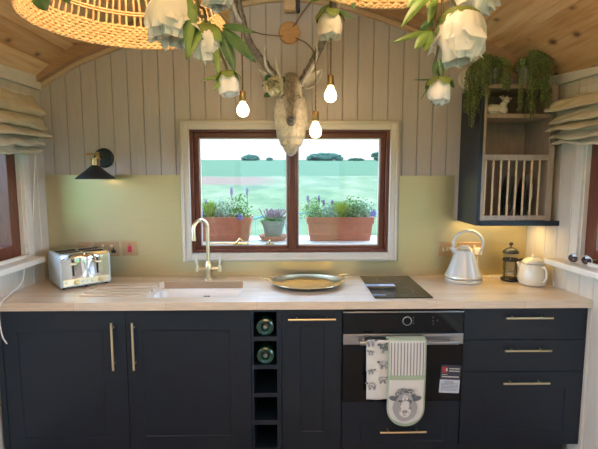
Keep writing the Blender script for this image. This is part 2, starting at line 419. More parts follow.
# ---- back window: painted casing, red timber frame with centre mullion
w=struct(bpy.data.objects.new('window_1',None)); col.objects.link(w); w.location=(0,YB,0)
def part(mb,name,m,par,**k):
    o=mb.build(name,m,par,**k); o.matrix_parent_inverse=Matrix.Translation(par.location).inverted() if par.rotation_euler.z==0 else par.matrix_basis.inverted(); return o
def frame_mb(x0,x1,z0,z1,t,y0,y1,tb=None,mb=None):
    mb=mb or MB(); tb=tb or t
    mb.box(x0,x0+t,y0,y1,z0,z1); mb.box(x1-t,x1,y0,y1,z0,z1); mb.box(x0+t,x1-t,y0,y1,z0,z0+tb); mb.box(x0+t,x1-t,y0,y1,z1-t,z1); return mb
c=MB(); frame_mb(-.672,.676,1.008,1.880,.056,YB-.026,YB+.004,.052,c); frame_mb(-.664,.668,1.016,1.872,.014,YB-.034,YB-.020,None,c)
part(c,'window_casing','casing_paint',w,bevel=.004,smooth=True)
f=MB(); frame_mb(WX0,WX1,WZ0,WZ1,.020,YB-.004,YB+.085,None,f)
part(f,'window_frame','red_wood',w,bevel=.003)
f=MB(); frame_mb(-.598,.0155,1.079,1.812,.034,YB+.018,YB+.062,.022,f); part(f,'window_sash','red_wood',w,bevel=.004)
f=MB(); frame_mb(.0165,.599,1.079,1.812,.034,YB+.018,YB+.062,.022,f); part(f,'window_sash','red_wood',w,bevel=.004)
part(MB().box(-.006,.038,YB-.002,YB+.0175,1.08,1.812),'window_mullion','red_wood',w,bevel=.003)
for a,b in ((-.564,-.0185),(.0505,.565)):
    part(frame_mb(a-.001,b+.001,1.101,1.778,.007,YB+.030,YB+.05),'glazing_bead','white_paint',w)
    part(MB().box(a,b,YB+.038,YB+.042,1.103,1.776),'window_pane','glass',w,smooth=False)
# brass window stay resting on the lower rail
mb=MB(); mb.tube(smoothpath([(-.50,YB+.010,1.118),(-.42,YB+.012,1.121),(-.34,YB+.012,1.119),(-.26,YB+.008,1.117)]),.0045,8)
mb.tube(smoothpath([(-.34,YB+.01,1.118),(-.325,YB-.004,1.140),(-.315,YB+.0,1.150),(-.30,YB+.006,1.128)]),.005,8); mb.ball((-.27,YB+.006,1.12),.009)
mb.box(-.36,-.30,YB+.008,YB+.02,1.108,1.120); mb.box(-.155,-.10,YB+.008,YB+.02,1.108,1.118); mb.tube([(-.13,YB+.012,1.116),(-.13,YB+.004,1.136)],.005,8)
part(mb,'window_stay','brass',w)
# ---- side windows
def side_window(num,side,op,sillx,y_end):
    y0,y1,z0,z1=op; Xf=XL if side<0 else XR; yc=(y0+y1)/2; s=side
    w=struct(bpy.data.objects.new('window_%d'%num,None)); col.objects.link(w); w.location=(Xf(yc),yc,z0)
    slope=(Xf(y1)-Xf(y0))/(y1-y0); ang=-math.atan(slope)   # local y runs along the wall
    w.rotation_euler=(0,0,ang)
    h=(y1-y0)/2+.002; H=z1-z0
    def bx(mb,a,b,c,d,e,f_): return mb.box(*sorted((a,b)),*sorted((c,d)),e,f_)
    def fr(mb,d0,d1,y0,y1,z0,z1,t): # frame across opening, depth d outward
        for q in ((y0,y0+t,z0,z1),(y1-t,y1,z0,z1),(y0+t,y1-t,z0,z0+t),(y0+t,y1-t,z1-t,z1)): bx(mb,s*d0,s*d1,q[0],q[1],q[2],q[3])
        return mb
    def P_(mb,n,m,**k): o=mb.build(n,m,w,**k); return o
    P_(fr(MB(),-.016,.002,-h-.055,h+.055,-.03,H+.06,.055),'window_casing','white_paint',bevel=.003)
    P_(fr(MB(),0,.12,-h,h,-.002,H+.002,.012),'window_reveal','white_paint')
    P_(fr(MB(),.022,.10,-h+.012,h-.012,.01,H-.01,.075),'window_frame','red_wood',bevel=.003)
    mb=MB(); bx(mb,s*.04,s*.09,-.03,.03,.06,H-.06); P_(mb,'mullion','red_wood',bevel=.003)
    mb=MB(); bx(mb,s*.062,s*.066,-h+.06,h-.06,.058,H-.058); P_(mb,'window_pane','glass',smooth=False)
    e=y_end-yc
    mb=MB(); bx(mb,-s*.095,-s*.0,-h-.06,e,-.028,.006); bx(mb,0,s*.03,-h,h,-.028,.006); P_(mb,'window_sill','white_paint',bevel=.006)
    if s<0:
        mb=MB(); mb.box(.0-.035,-.022,.33,.40,.075,.09); mb.tube([(-.03,.36,.085),(-.012,.36,.085),(-.01,.30,.087)],.005); P_(mb,'window_latch','brass')
side_window(2,-1,LW,0,2.60); side_window(3,1,RW,0,2.50)
# big side glazing and glazed double door behind the viewer
def far_window(num,side):
    Xf=XL if side<0 else XR; x=Xf(-.5); w=struct(bpy.data.objects.new('window_%d'%num,None)); col.objects.link(w); w.location=(x,-.55,.3); w.rotation_euler=(0,0,-math.atan(.03) if side<0 else 0)
    mb=MB(); 
    for q in ((-1.06,-.99,0,1.7),(.99,1.06,0,1.7),(-.99,.99,0,.07),(-.99,.99,1.63,1.7),(-.03,.03,.07,1.63)): mb.box(*sorted((0,side*.08)),*q)
    mb.build('window_frame','red_wood',w,bevel=.003)
    MB().box(*sorted((side*.04,side*.044)),-.99,.99,.07,1.63).build('window_pane','glass',w,smooth=False)
far_window(4,-1); far_window(5,1)
d=struct(bpy.data.objects.new('door_1',None)); col.objects.link(d); d.location=(0,YF-.05,.05)
for a,b in ((-1,-.005),(.005,1)):
    mb=frame_mb(a,b,0,2.05,.10,-.02,.03); mb.build('door_leaf','red_wood',d,bevel=.003)
    MB().box(a+.1,b-.1,.0,.004,.1,1.95).build('door_pane','glass',d,smooth=False)
# ------------------------------------------------------------------ kitchen units
FY=2.25            # plane of the fronts
TZ=.91             # worktop surface
TB=.868
CB=.098
def front(x0,x1,z0,z1,pan=None,th=.02,y=FY):
    """slab front (y = face), optional recessed centre panel (px0,px1,pz0,pz1)"""
    mb=MB(); x0+=.0015; x1-=.0015; z0+=.0015; z1-=.0015
    if not pan: return mb.box(x0,x1,y,y+th,z0,z1)
    a,b,c,d=pan; q=.006; g=.0022
    o=mb.ring([(x0,y,z0),(x1,y,z0),(x1,y,z1),(x0,y,z1)]); i1=mb.ring([(a,y,c),(b,y,c),(b,y,d),(a,y,d)])
    i2=mb.ring([(a+g,y+q,c+g),(b-g,y+q,c+g),(b-g,y+q,d-g),(a+g,y+q,d-g)]); bk=mb.ring([(x0,y+th,z0),(x1,y+th,z0),(x1,y+th,z1),(x0,y+th,z1)])
    mb.bridge(o,i1); mb.bridge(i1,i2); mb.F(i2); mb.bridge(bk,o); mb.F(bk[::-1]); return mb
def bar_handle(name,p,L,par,vert=False,r=.006):
    mb=MB(); x,y,z=p; k=L/2; yb=y-.032
    if vert: mb.tube([(x,yb,z-k),(x,yb,z+k)],r,12); [mb.tube([(x,yb,z+q),(x,y,z+q)],.0042,8) for q in (-k+.03,k-.03)]
    else: mb.tube([(x-k,yb,z),(x+k,yb,z)],r,12); [mb.tube([(x+q,yb,z),(x+q,y,z)],.0042,8) for q in (-k+.045,k-.045)]
    return mb.build(name,'brass_pale',par)
def zf(py,y=FY,px=299): return W(px,py,1,y).z
def xf(px,py,y=FY): return W(px,py,1,y).x
BX=[-1.475,-.846,-.203,-.045,.269,.902,1.555]
HYF=FY-.032
def zh(py,px=299): return W(px,py,1,HYF).z
def xh(px,py): return W(px,py,1,HYF).x
def carcase(x0,x1,t,front_open=True):
    mb=MB(); y0,y1=FY+.0215,YB-.045
    mb.box(x0+.0005,x0+.018,y0,y1,CB,TB); mb.box(x1-.018,x1-.0005,y0,y1,CB,TB); mb.box(x0+.018,x1-.018,y0,y1,CB,CB+.018); mb.box(x0+.018,x1-.018,y1-.01,y1,CB+.018,TB); 
    return mb
# sink cupboard: two shaker doors
t=thing('sink_cabinet','wide navy base cupboard with two panelled doors and upright brass handles under the sink','cabinet',group=None)
mb=carcase(BX[0],BX[2],t); mb.box(BX[0]+.018,BX[2]-.018,FY+.0215,FY+.04,TB-.03,TB); mb.build('carcase','navy_dark',t,bevel=.001)
for a,b,pa,pb,hx in ((BX[0],BX[1],xf(16.7,330),xf(105,380),xh(112,345)),(BX[1],BX[2],xf(143,380),xf(230.5,380),xh(132.8,345))):
    d=front(a,b,CB,TB-.002,(pa,pb,zf(435),zf(329.5))).build('door','navy',t,bevel=.0012,smooth=True)
    bar_handle('handle',(hx,FY,(zh(322)+zh(369))/2),zh(322)-zh(369),d,True)
MB().box(-1.506,-1.477,FY+.0,YB-.045,0.0,TB).build('end_filler','navy',t)
# wine rack unit
t=thing('wine_rack_cabinet','narrow navy open wine rack column with five square pigeonholes','wine rack')
mb=MB(); x0,x1=BX[2]+.001,BX[3]-.001; a,b=xf(254,380),xf(277,380)
hz=[(zf(336.5),zf(312)),(zf(365),zf(341)),(zf(393),zf(369)),(zf(420),zf(397)),(zf(448),zf(424.6))]
y0,y1=FY,YB-.045
mb.box(x0,a,y0,y1,CB,TB); mb.box(b,x1,y0,y1,CB,TB); mb.box(a,b,y1-.012,y1,CB,TB)
zz=[TB]+[v for q in hz for v in (q[1],q[0])]+[CB]
for i in range(0,len(zz),2): mb.box(a,b,y0+.001,y1-.012,zz[i+1],zz[i])
mb.build('rack_frame','navy',t,bevel=.0012)
# two bottles lying in it
for k,lab in ((0,'dark green wine bottle lying in the top pigeonhole, its punted base outward'),(1,'dark green wine bottle lying in the second pigeonhole down')):
    r=.046; zc=hz[k][0]+r+.001; mb=MB(); mb.lathe([(.006,.022),(.018,.018),(.024,.003),(.036,0),(.044,.004),(r,.012),(r,.19),(.038,.215),(.018,.24),(.0145,.25),(.0145,.305),(.001,.306)],(0,0,0),28,axis='y')
    o=mb.build('wine_bottle','bottle_green',None,((a+b)/2,FY+.006,zc)); tag(o,lab,'bottle',None)
    mm=MB(); mm.lathe([(.0005,-.0005),(.009,-.0012),(.0165,.012),(.0165,.016)],(0,0,0),20,axis='y',cap=False); c=mm.build('punt','foil',o,(0,.006,0)); c['label']='grey shiny dimpled base'
# 300 pull-out
t=thing('pull_out_cabinet','slim navy base cupboard with one level brass handle at the top','cabinet')
carcase(BX[3],BX[4],t).build('carcase','navy_dark',t,bevel=.001)
d=front(BX[3],BX[4],CB,TB-.002,(xf(300.5,380),xf(324,380),zf(432),zf(327))).build('door','navy',t,bevel=.0012)
bar_handle('handle',(xh(312,320),FY,zh(319.8)),xh(336,320)-xh(288,320),d)
# oven housing
t=thing('oven_cabinet','navy housing around the built-in oven, with a panelled drawer below','cabinet')
mb=carcase(BX[4],BX[5],t); mb.build('carcase','navy_dark',t,bevel=.001)
OZ=zf(401)
d=front(BX[4]+.002,BX[5]-.002,CB,OZ-.003,(xf(360.5,440),xf(443,440),CB+.03,zf(422))).build('drawer','navy',t,bevel=.0012)
bar_handle('handle',(xh(403.3,433),FY,zh(433.5)),.245,d)
# drawer unit
t=thing('drawer_cabinet','navy unit of three drawers with brass handles, at the right end','cabinet')
mb=carcase(BX[5],BX[6],t); mb.build('carcase','navy_dark',t,bevel=.001)
dz=[TB-.002,zf(339.7,px=527),zf(371.5,px=527),CB+.004]
for k in range(3):
    pan=(xf(482.5,410),xf(564,410),zf(430,px=520),zf(389.5,px=520)) if k==2 else None
    d=front(BX[5]+.002,BX[6],dz[k+1],dz[k],pan).build('drawer','navy',t,bevel=.0012)
    py=(318.3,351,383.6)[k]; px=(529.8,528.4,526.8)[k]
    bar_handle('handle',(xh(px,py),FY,zh(py,px)),.245,d)
mb=MB()
for x in (-1.40,-.86,-.80,-.22,-.16,-.08,0,.24,.30,.86,.93,1.49): 
    mb.lathe([(.022,.0),(.022,.008),(.014,.012),(.014,CB)],(x,FY+.075,0),12); 
o=MB().box(BX[0],BX[6]-.07,FY+.05,FY+.062,0.002,CB-.003).build('kickboard','navy_dark'); tag(o,'dark recessed kickboard running below the navy cabinets','kickboard')
for k in (5,):
    o=MB().lathe([(.026,.0),(.026,.010),(.015,.014),(.015,CB-.012),(.028,CB-.008),(.028,CB)],(0,0,0),16).build('cabinet_leg','black_plastic',None,(1.495,FY+.06,0)); tag(o,'black round cabinet foot under the right end of the drawer unit','cabinet foot')
# ------------------------------------------------------------------ oven
t=thing('oven','built-in black glass oven with steel trim and a ring shaped dial','oven',((BX[4]+BX[5])/2,FY,OZ)); OX=(BX[4]+BX[5])/2
def P(mb,n,m,par=t,**k): o=mb.build(n,m,par,**k); o.matrix_parent_inverse=Matrix.Translation(par.location).inverted() if par.parent is None else Matrix.Identity(4); return o
ox0,ox1=BX[4]+.004,BX[5]-.004; oz=[zf(q,px=403) for q in (312,332.5,343,401)]
P(MB().box(ox0+.03,ox1-.03,FY+.022,FY+.42,OZ+.01,oz[0]-.01),'oven_body','navy_dark')
cp=P(MB().box(ox0,ox1,FY-.012,FY+.02,oz[1]+.001,oz[0]),'control_panel','black_glass',bevel=.0015)
P(MB().box(ox0,ox1,FY-.014,FY+.02,oz[0]+.0005,oz[0]+.008),'top_trim','steel',bevel=.001)
yp=FY-.0126
def sub(mb,n,m): o=mb.build(n,m,cp); o.parent=cp; return o
mb=MB(); c=W(410,0,1,yp); kz=W(407,320.8,1,yp); mb.tube([(kz.x+.022*math.cos(a*PI/16),yp-.004,kz.z+.022*math.sin(a*PI/16)) for a in range(32)],.0022,8,closed=True); mb.lathe([(.020,0),(.020,-.006),(.001,-.0065)],(kz.x,yp+.001,kz.z),24,axis='y'); dial=mb.build('dial',['black_glass','steel'],cp)
for p in dial.data.polygons[:256]: p.material_index=1
mk=MB()
for px,py in ((413.5,317.5),(413.5,320.5),(413.5,323.5),(433,317.5),(433,321),(433,324),(437.5,320.3)):
    q=W(px,py,1,yp); mk.tube([(q.x+.0034*math.cos(a*PI/5),yp,q.z+.0034*math.sin(a*PI/5)) for a in range(10)],.0006,4,closed=True)
mk.build('control_marks','marking',cp)
P(MB().box(ox0,ox1,FY-.018,FY+.02,oz[2],oz[1]-.001),'door_rail','steel',bevel=.0015)
dr=P(MB().box(ox0,ox1,FY-.016,FY+.02,OZ,oz[2]-.001),'door','black_glass',bevel=.0015)
q0,q1=xf(358,340),xf(455,341); hzm=zf(339.2,px=403)
hd=MB(); hd.box(q0,q1,FY-.062,FY-.048,hzm-.009,hzm+.009)
for x in (q0+.02,q1-.034): hd.box(x,x+.014,FY-.048,FY-.016,hzm-.008,hzm+.008)
hd=P(hd,'handle','steel',bevel=.004)
# energy leaflet stuck to the oven door
c0=W(450,379,1,FY-.017); lw,lh=.106,.152
o=MB().box(-lw/2,lw/2,-.0008,0,-lh/2,lh/2).build('leaflet','leaflet_dark',None,(c0.x,FY-.0165,c0.z),(0,math.radians(3),0)); tag(o,'small printed leaflet with dark top and pale lower half stuck on the oven door','leaflet')
MB().box(-lw/2,lw/2,-.0013,-.0008,-lh/2,-.004).build('lower_panel','leaflet_white',o)['label']='pale lower half with fine print'
MB().box(-lw/2+.008,-lw/2+.036,-.0013,-.0008,.034,.066).build('red_badge','leaflet_red',o)['label']='small red square badge'
mb=MB()
for (x0,x1,z,h) in ((-.008,.046,.054,.007),(-.008,.046,.041,.007),(-.044,-.016,.022,.004),(-.044,.044,.009,.008)): 
    x=x0
    while x<x1: wd=R.uniform(.004,.011); mb.box(x,min(x+wd,x1),-.0014,-.0008,z,z+h*.8); x+=wd+.0018
mb.box(-.026,-.018,-.0018,-.0012,.043,.058)
mb.build('white_print','cloth_white',o)
mb=MB()
for i in range(7):
    z=-.018-i*.0075; x=-.044+(.016 if i==0 else 0)
    while x<(.02 if i in(0,) else .044): wd=R.uniform(.004,.012); mb.box(x,min(x+wd,.046),-.0018,-.0012,z,z+(.004 if i==0 else .0022)); x+=wd+.002
mb.build('fine_print','leaflet_dark',o)
# ------------------------------------------------------------------ cloths over the oven handle
HY=FY-.055
def hang(name,x0,x1,zb_f,zb_b,m,r=.0105,rip=.002,seed=0,nx=24,yo=0,bottom=None):
    """cloth folded over the rail: drops in front to zb_f and behind to zb_b"""
    path=[]
    zt=hzm+.011+yo
    n=22
    for i in range(n+1): path.append((HY-r-yo,zb_f+(zt-zb_f)*i/n))
    for i in range(1,8): a=PI*i/8; path.append((HY-(r+yo)*math.cos(a),zt+(.006)*math.sin(a)))
    for i in range(8): path.append((HY+r+yo,zt+(zb_b-zt)*i/7))
    mb=MB(); 
    def fn(u,v):
        i=v*(len(path)-1); k=min(int(i),len(path)-2); f=i-k; y=path[k][0]*(1-f)+path[k+1][0]*f; z=path[k][1]*(1-f)+path[k+1][1]*f
        x=x0+(x1-x0)*u; d=max(0,min(1,(zt-z)/.2))
        return Vector((x,y+(rip*math.sin(u*9+seed)*d-.004*d if k<n else 0),z))
    return mb,fn,path
x0,x1=xf(366.5,360,HY),xf(392,360,HY)
mb,fn,path=hang('t',x0,x1,zf(398,HY,380),zf(372,HY,380),None,seed=1); mb.grid(fn,24,60)
o=mb.build('tea_towel',['cloth_white','print_grey','print_mid']); o.modifiers.new('s','SOLIDIFY').thickness=.0012
tag(o,'white tea towel printed with grey sheep, hung on the oven handle','tea towel')
def decal(mb,pts,y,k=0):
    """tiny flat printed patch, a fan"""
    mb.k=k; c=mb.V((sum(p[0] for p in pts)/len(pts),y,sum(p[1] for p in pts)/len(pts))); r=[mb.V((p[0],y,p[1])) for p in pts]
    for i in range(len(r)): mb.F((c,r[i],r[(i+1)%len(r)]))
def blob(cx,cz,rx,rz,n=14,j=.12,rot=0):
    out=[]
    for i in range(n):
        a=2*PI*i/n; k=1+R.uniform(-j,j); x,z=rx*k*math.cos(a),rz*k*math.sin(a); out.append((cx+x*math.cos(rot)-z*math.sin(rot),cz+x*math.sin(rot)+z*math.cos(rot)))
    return out
mb=MB(); ty=HY-.0105-.0085
for px,py,s,fl in ((386,347,1.0,1),(371,342,.75,-1),(384,364,.8,1),(371,352,.5,1),(383,379,.75,-1),(372,385,.8,1),(371,371,.55,-1)):
    q=W(px,py,1,ty); 
    decal(mb,blob(q.x,q.z,.030*s,.019*s),ty,2 if s<.9 else 1)
    for i in range(16): decal(mb,blob(q.x+R.uniform(-.026,.026)*s,q.z+R.uniform(-.015,.015)*s,.004,.003,7),ty-.0004,0 if i%2 else 2)
    decal(mb,blob(q.x-.034*s*fl,q.z+.012*s,.011*s,.008*s),ty-.0003,1)
    for lx in (-.018,-.010,.012,.02): 
        a=q.x+lx*s; decal(mb,[(a-.003*s,q.z-.012*s),(a+.003*s,q.z-.012*s),(a+.002*s,q.z-.034*s),(a-.002*s,q.z-.034*s)],ty-.0002,1)
mb.build('sheep_print',['cloth_white','print_grey','print_mid'],o,fixn=False,smooth=False)
# double oven glove
x0,x1=xf(387.5,360,HY-.02),xf(425.5,360,HY-.02); xc=(x0+x1)/2; hw=(x1-x0)/2; zb=zf(426,HY-.03,406); yo=.010; rr=.0105
t=thing('oven_glove','double oven glove with striped cuff, green edging and a sheep face','oven glove',(xc,HY,zb))
def Pg(mb,n,m,**k): o=mb.build(n,m,t,**k); o.matrix_parent_inverse=Matrix.Translation(t.location).inverted(); return o
gy=HY-rr-yo
def glove(off,inset,zt0=None,zlow=None):
    mb=MB(); h=hw-inset; z0=zb+inset; rad=h
    zt=hzm+.011+yo+off
    def half(z): 
        d=z-z0
        if d<rad: return h*math.sqrt(max(0,1-((rad-d)/rad)**2))**.9
        return h
    zs=[z0+rad*(1-math.cos(PI/2*i/12)) for i in range(13)]+[z0+rad+(zt-z0-rad)*i/14 for i in range(1,15)]
    def yy(z): return gy-off-.007-.004*math.sin(min(1,(zt-z)/.3)*PI)
    rings=[]
    nn=16
    for z in zs:
        w=max(half(z),.0015); rings.append([mb.V((xc+w*(2*i/nn-1),yy(z)-.004*math.cos((i/nn-.5)*PI)*min(1,w/h),z)) for i in range(nn+1)])
    return mb,rings,zt
mb,rings,zt=glove(0,0)
for a,b in zip(rings,rings[1:]): mb.bridge(a,b,False)
last=rings[-1]
for k in range(1,9):
    a=PI*k/8; cur=[mb.V((mb.v[i].x,HY-(HY-mb.v[i].y)*math.cos(a),zt+.007*math.sin(a))) for i in rings[-1]]; mb.bridge(last,cur,False); last=cur
for k in range(1,6):
    cur=[mb.V((mb.v[i].x,mb.v[i].y,zt-.03*k)) for i in rings[-1]]
    for a_,b_ in zip(cur,rings[-1]): mb.v[a_].y=min(HY+(HY-mb.v[b_].y),FY-.0225)
    mb.bridge(last,cur,False); last=cur
g=Pg(mb,'green_edging','cloth_green'); g.modifiers.new('s','SOLIDIFY').thickness=.005; g.modifiers['s'].offset=0
zs_=zf(375,gy,406)
mb,rings,zt=glove(.0032,.0085)
front_i=[r for r in rings if mb.v[r[0]].z<=zs_-.006]; 
for a,b in zip(front_i,front_i[1:]): mb.bridge(a,b,False)
Pg(mb,'palm_panel','cloth_white')['label']='white palm panel'
mb,rings,zt=glove(.0032,.0085); fi=[r for r in rings if mb.v[r[0]].z>=zs_+.004]
for a,b in zip(fi,fi[1:]): mb.bridge(a,b,False)
Pg(mb,'cuff_panel','cloth_white')['label']='white cuff with grey stripes'
mb=MB()
ztc=hzm+.015
for i in range(11):
    x=xc-hw+.016+i*(2*hw-.032)/10
    y=gy-.0032-.0035-.0046-.004*math.cos(((x-xc)/hw)*PI/2)
    N=10; z0=zs_+.006
    def yz(z): return gy-.0032-.0076-.004*math.sin(min(1,(ztc+.01-z)/.3)*PI)-.004*math.cos((x-xc)/hw*PI/2)
    a=mb.ring([(x-.0028,yz(z0+(ztc-z0)*j/N),z0+(ztc-z0)*j/N) for j in range(N+1)]); b=mb.ring([(x+.0028,yz(z0+(ztc-z0)*j/N),z0+(ztc-z0)*j/N) for j in range(N+1)]); mb.bridge(a,b,False)
Pg(mb,'cuff_stripes','stripe_grey',fixn=False)
mb=MB(); fy=gy-.0032-.0165
q=W(405,404,1,fy); s=.0058/1.0
def D(cx,cz,rx,rz,k,lay,j=.06,rot=0,n=18): decal(mb,blob(q.x+cx,q.z+cz,rx,rz,n,j,rot),fy-lay*.0003,k)
D(-.058,.030,.026,.013,1,0,rot=-.25); D(.058,.028,.026,.013,1,0,rot=.25)
D(0,-.02,.062,.070,2,0); D(0,.050,.052,.036,1,1); D(0,.0,.044,.062,2,2); D(0,-.040,.030,.032,0,3)
D(0,-.005,.022,.052,0,4,.1)
for i in range(60):
    a=R.uniform(0,PI); r=R.uniform(.55,1.0); D(.050*r*math.cos(a),.046+.040*r*math.sin(a),.0045,.0035,0 if i%2 else 2,5)
for i in range(50):
    a=R.uniform(0,2*PI); D(.038*math.cos(a)*R.uniform(.6,1),-.008+.045*math.sin(a)*R.uniform(.5,1),.003,.0045,(1,2,2)[i%3],6)
D(-.028,.016,.008,.006,1,7); D(.028,.016,.008,.006,1,7); D(0,-.040,.014,.010,2,7); D(-.007,-.040,.0035,.0035,1,8); D(.007,-.040,.0035,.0035,1,8)
decal(mb,[(q.x-.014,q.z-.062),(q.x,q.z-.056),(q.x+.014,q.z-.062),(q.x,q.z-.0595)],fy-.0024,1)
Pg(mb,'sheep_print',['cloth_white','print_grey','print_mid'],fixn=False,smooth=False)
# ------------------------------------------------------------------ worktop with sink opening and drain grooves
WF=2.222
mb=MB(); xl0,xl1=XL(WF)+.002,XL(YB)+.002; xr0,xr1=XR(WF)-.002,XR(YB)-.002
i=mb.ring([(xl0,WF,TB+.001),(xr0,WF,TB+.001),(xr1,YB-.006,TB+.001),(xl1,YB-.006,TB+.001)]); j=mb.ring([(xl0,WF,TZ),(xr0,WF,TZ),(xr1,YB-.006,TZ),(xl1,YB-.006,TZ)])
mb.bridge(i,j); mb.F(i[::-1]); mb.F(j); wt=mb.build('worktop','oak',smooth=False); tag(wt,'long pale oak block worktop with drainer grooves cut beside the sink','worktop')
SX0,SX1,SY0,SY1=-.775,-.270,2.315,2.665
def rbox(x0,x1,y0,y1,z0,z1,r,n=5):
    mb=MB(); pts=[]
    for cx,cy,a0 in ((x1-r,y1-r,0),(x0+r,y1-r,90),(x0+r,y0+r,180),(x1-r,y0+r,270)):
        for k in range(n+1): a=math.radians(a0+90*k/n); pts.append((cx+r*math.cos(a),cy+r*math.sin(a)))
    a=mb.ring([(x,y,z0) for x,y in pts]); b=mb.ring([(x,y,z1) for x,y in pts]); mb.bridge(a,b); mb.F(a[::-1]); mb.F(b); return mb
cut=rbox(SX0,SX1,SY0,SY1,TB-.02,TZ+.02,.02).build('cut','oak',smooth=False)
cuts=[cut]
for k in range(5):
    y=2.352+k*.064; c=MB(); x0,x1=-1.13,-.76
    def fn(a,b): return (a,b)
    i=c.ring([(x0,y-.014,TZ+.01),(x0,y+.014,TZ+.01),(x0+.004,y+.011,TZ-.006),(x0+.004,y-.011,TZ-.006)]); j=c.ring([(x1,y-.014,TZ+.01),(x1,y+.014,TZ+.01),(x1,y+.011,TZ-.017),(x1,y-.011,TZ-.017)]); c.bridge(i,j); c.F(i[::-1]); c.F(j)
    cuts.append(c.build('cut','oak',smooth=False))
for c in cuts:
    md=wt.modifiers.new('b','BOOLEAN'); md.operation='DIFFERENCE'; md.object=c; md.solver='EXACT'
bpy.context.view_layer.update(); dg=bpy.context.evaluated_depsgraph_get()
me=bpy.data.meshes.new_from_object(wt.evaluated_get(dg)); wt.modifiers.clear(); wt.data=me
for c in cuts: bpy.data.objects.remove(c,do_unlink=True)
md=wt.modifiers.new('bevel','BEVEL'); md.width=.002; md.segments=2; md.limit_method='ANGLE'
# undermounted ceramic sink
t=thing('sink','white ceramic undermount sink set below the oak worktop','sink',((SX0+SX1)/2,(SY0+SY1)/2,TB-.2))
def loop(x0,x1,y0,y1,z,r,n=5):
    o=[]
    for cx,cy,a0 in ((x1-r,y1-r,0),(x0+r,y1-r,90),(x0+r,y0+r,180),(x1-r,y0+r,270)):
        for k in range(n+1): a=math.radians(a0+90*k/n); o.append((cx+r*math.cos(a),cy+r*math.sin(a),z))
    return o
mb=MB(); g=-.012; LP=[loop(SX0-.03,SX1+.03,SY0-.03,SY1+.03,TB-.0005,.03),loop(SX0+.0,SX1-.0,SY0+.0,SY1-.0,TB-.0005,.03),loop(SX0+.008,SX1-.008,SY0+.008,SY1-.008,TB-.012,.035),loop(SX0+.014,SX1-.014,SY0+.014,SY1-.014,TB-.15,.04),loop(SX0+.05,SX1-.05,SY0+.05,SY1-.05,TB-.185,.04)]
rg=[mb.ring(l) for l in LP]
for a,b in zip(rg,rg[1:]): mb.bridge(a,b)
mb.F(rg[-1]); LO=[loop(SX0-.03,SX1+.03,SY0-.03,SY1+.03,TB-.03,.03),loop(SX0-.004,SX1+.004,SY0-.004,SY1+.004,TB-.16,.04),loop(SX0+.04,SX1-.04,SY0+.04,SY1-.04,TB-.2,.04)]
ro=[rg[0]]+[mb.ring(l) for l in LO]
for a,b in zip(ro,ro[1:]): mb.bridge(b,a)
mb.F(ro[-1]); o=mb.build('basin','ceramic',t); o.matrix_parent_inverse=Matrix.Translation(t.location).inverted()
mb=MB(); mb.lathe([(.03,.001),(.03,.004),(.022,.005),(.02,.002),(.001,.002)],((SX0+SX1)/2,(SY0+SY1)/2,TB-.186),24); o=mb.build('drain','chrome',t); o.matrix_parent_inverse=Matrix.Translation(t.location).inverted()
mb=MB()
for k in (-.013,0,.013): mb.tube([((SX0+SX1)/2+.02+k,SY1-.018,TB-.045),((SX0+SX1)/2+.02+k,SY1-.010,TB-.045)],.004,8)
o=mb.build('overflow','slot_dark',t); o.matrix_parent_inverse=Matrix.Translation(t.location).inverted()
# brass bridge tap
tx,ty=-.505,2.735
t=thing('kitchen_tap','brass swan-neck mixer tap with two lever handles behind the sink','tap',(tx,ty,TZ))
mb=MB(); mb.lathe([(.024,0),(.024,.006),(.017,.010),(.017,.05),(.02,.055),(.02,.09),(.014,.10),(.0115,.11)],n=24); mb.build('tap_body','brass_pale',t)
pth=[(0,0,.10),(0,0,.315)]+[(0,-.054+.054*math.cos(a),.315+.054*math.sin(a)) for a in [PI*k/12 for k in range(1,12)]]+[(0,-.108,.315),(0,-.108,.255)]
th=math.radians(-38); Rm=Matrix.Rotation(th,3,'Z')
pth=[Rm@Vector(p) for p in pth]; mb=MB(); mb.tube(pth,.0115,14); e=pth[-1]; mb.tube([e+Vector((0,0,.02)),e-Vector((0,0,.004))],.0135,14); mb.build('spout','brass_pale',t)
for s in (-1,1):
    mb=MB(); mb.tube([(s*.015,0,.065),(s*.066,0,.062)],.011,12); mb.lathe([(.013,.048),(.014,.06),(.013,.082),(.009,.085)],(s*.070,0,0),14); hnd=mb.build('tap_valve','brass_pale',t)
    mb=MB(); mb.tube([(s*.070,0,.085),(s*.072,-.004,.105),(s*.074,-.006,.135)],[.006,.0075,.0065],10); mb.build('lever','cream',hnd)['label']='pale lever'
# hob
t=thing('induction_hob','small black glass two-zone hob let into the oak worktop','hob',(.593,2.53,TZ))
pts=[W(359.5,276.8,2,TZ+.004),W(407.5,276.5,2,TZ+.004),W(433.5,298,2,TZ+.004),W(376,298.2,2,TZ+.004)]
hx0,hx1,hy0,hy1=.440,.748,2.272,2.775
o=rbox(hx0-.593,hx1-.593,hy0-2.53,hy1-2.53,.0003,.005,.006).build('glass_plate','black_glass',t,bevel=.001)
mb=MB()
for cy,r in ((-.12,.085),(.13,.07)):
    mb.tube([(0+r*math.cos(a*PI/24),cy+r*math.sin(a*PI/24),.0052) for a in range(48)],.0007,4,closed=True)
for k in range(5): mb.tube([(.02+k*.022+.005*math.cos(a*PI/6),-.232+.005*math.sin(a*PI/6),.0052) for a in range(12)],.0005,4,closed=True)
mb.build('zone_marks','marking',t)
q=W(380,285,2,TZ+.006); o=MB().box(-.085,.085,-.022,.022,0,.0006).build('energy_sticker','sticker_blue',t,(q.x-.593,q.y-2.53,.0052)); o['label']='pale blue paper sticker'
mb=MB()
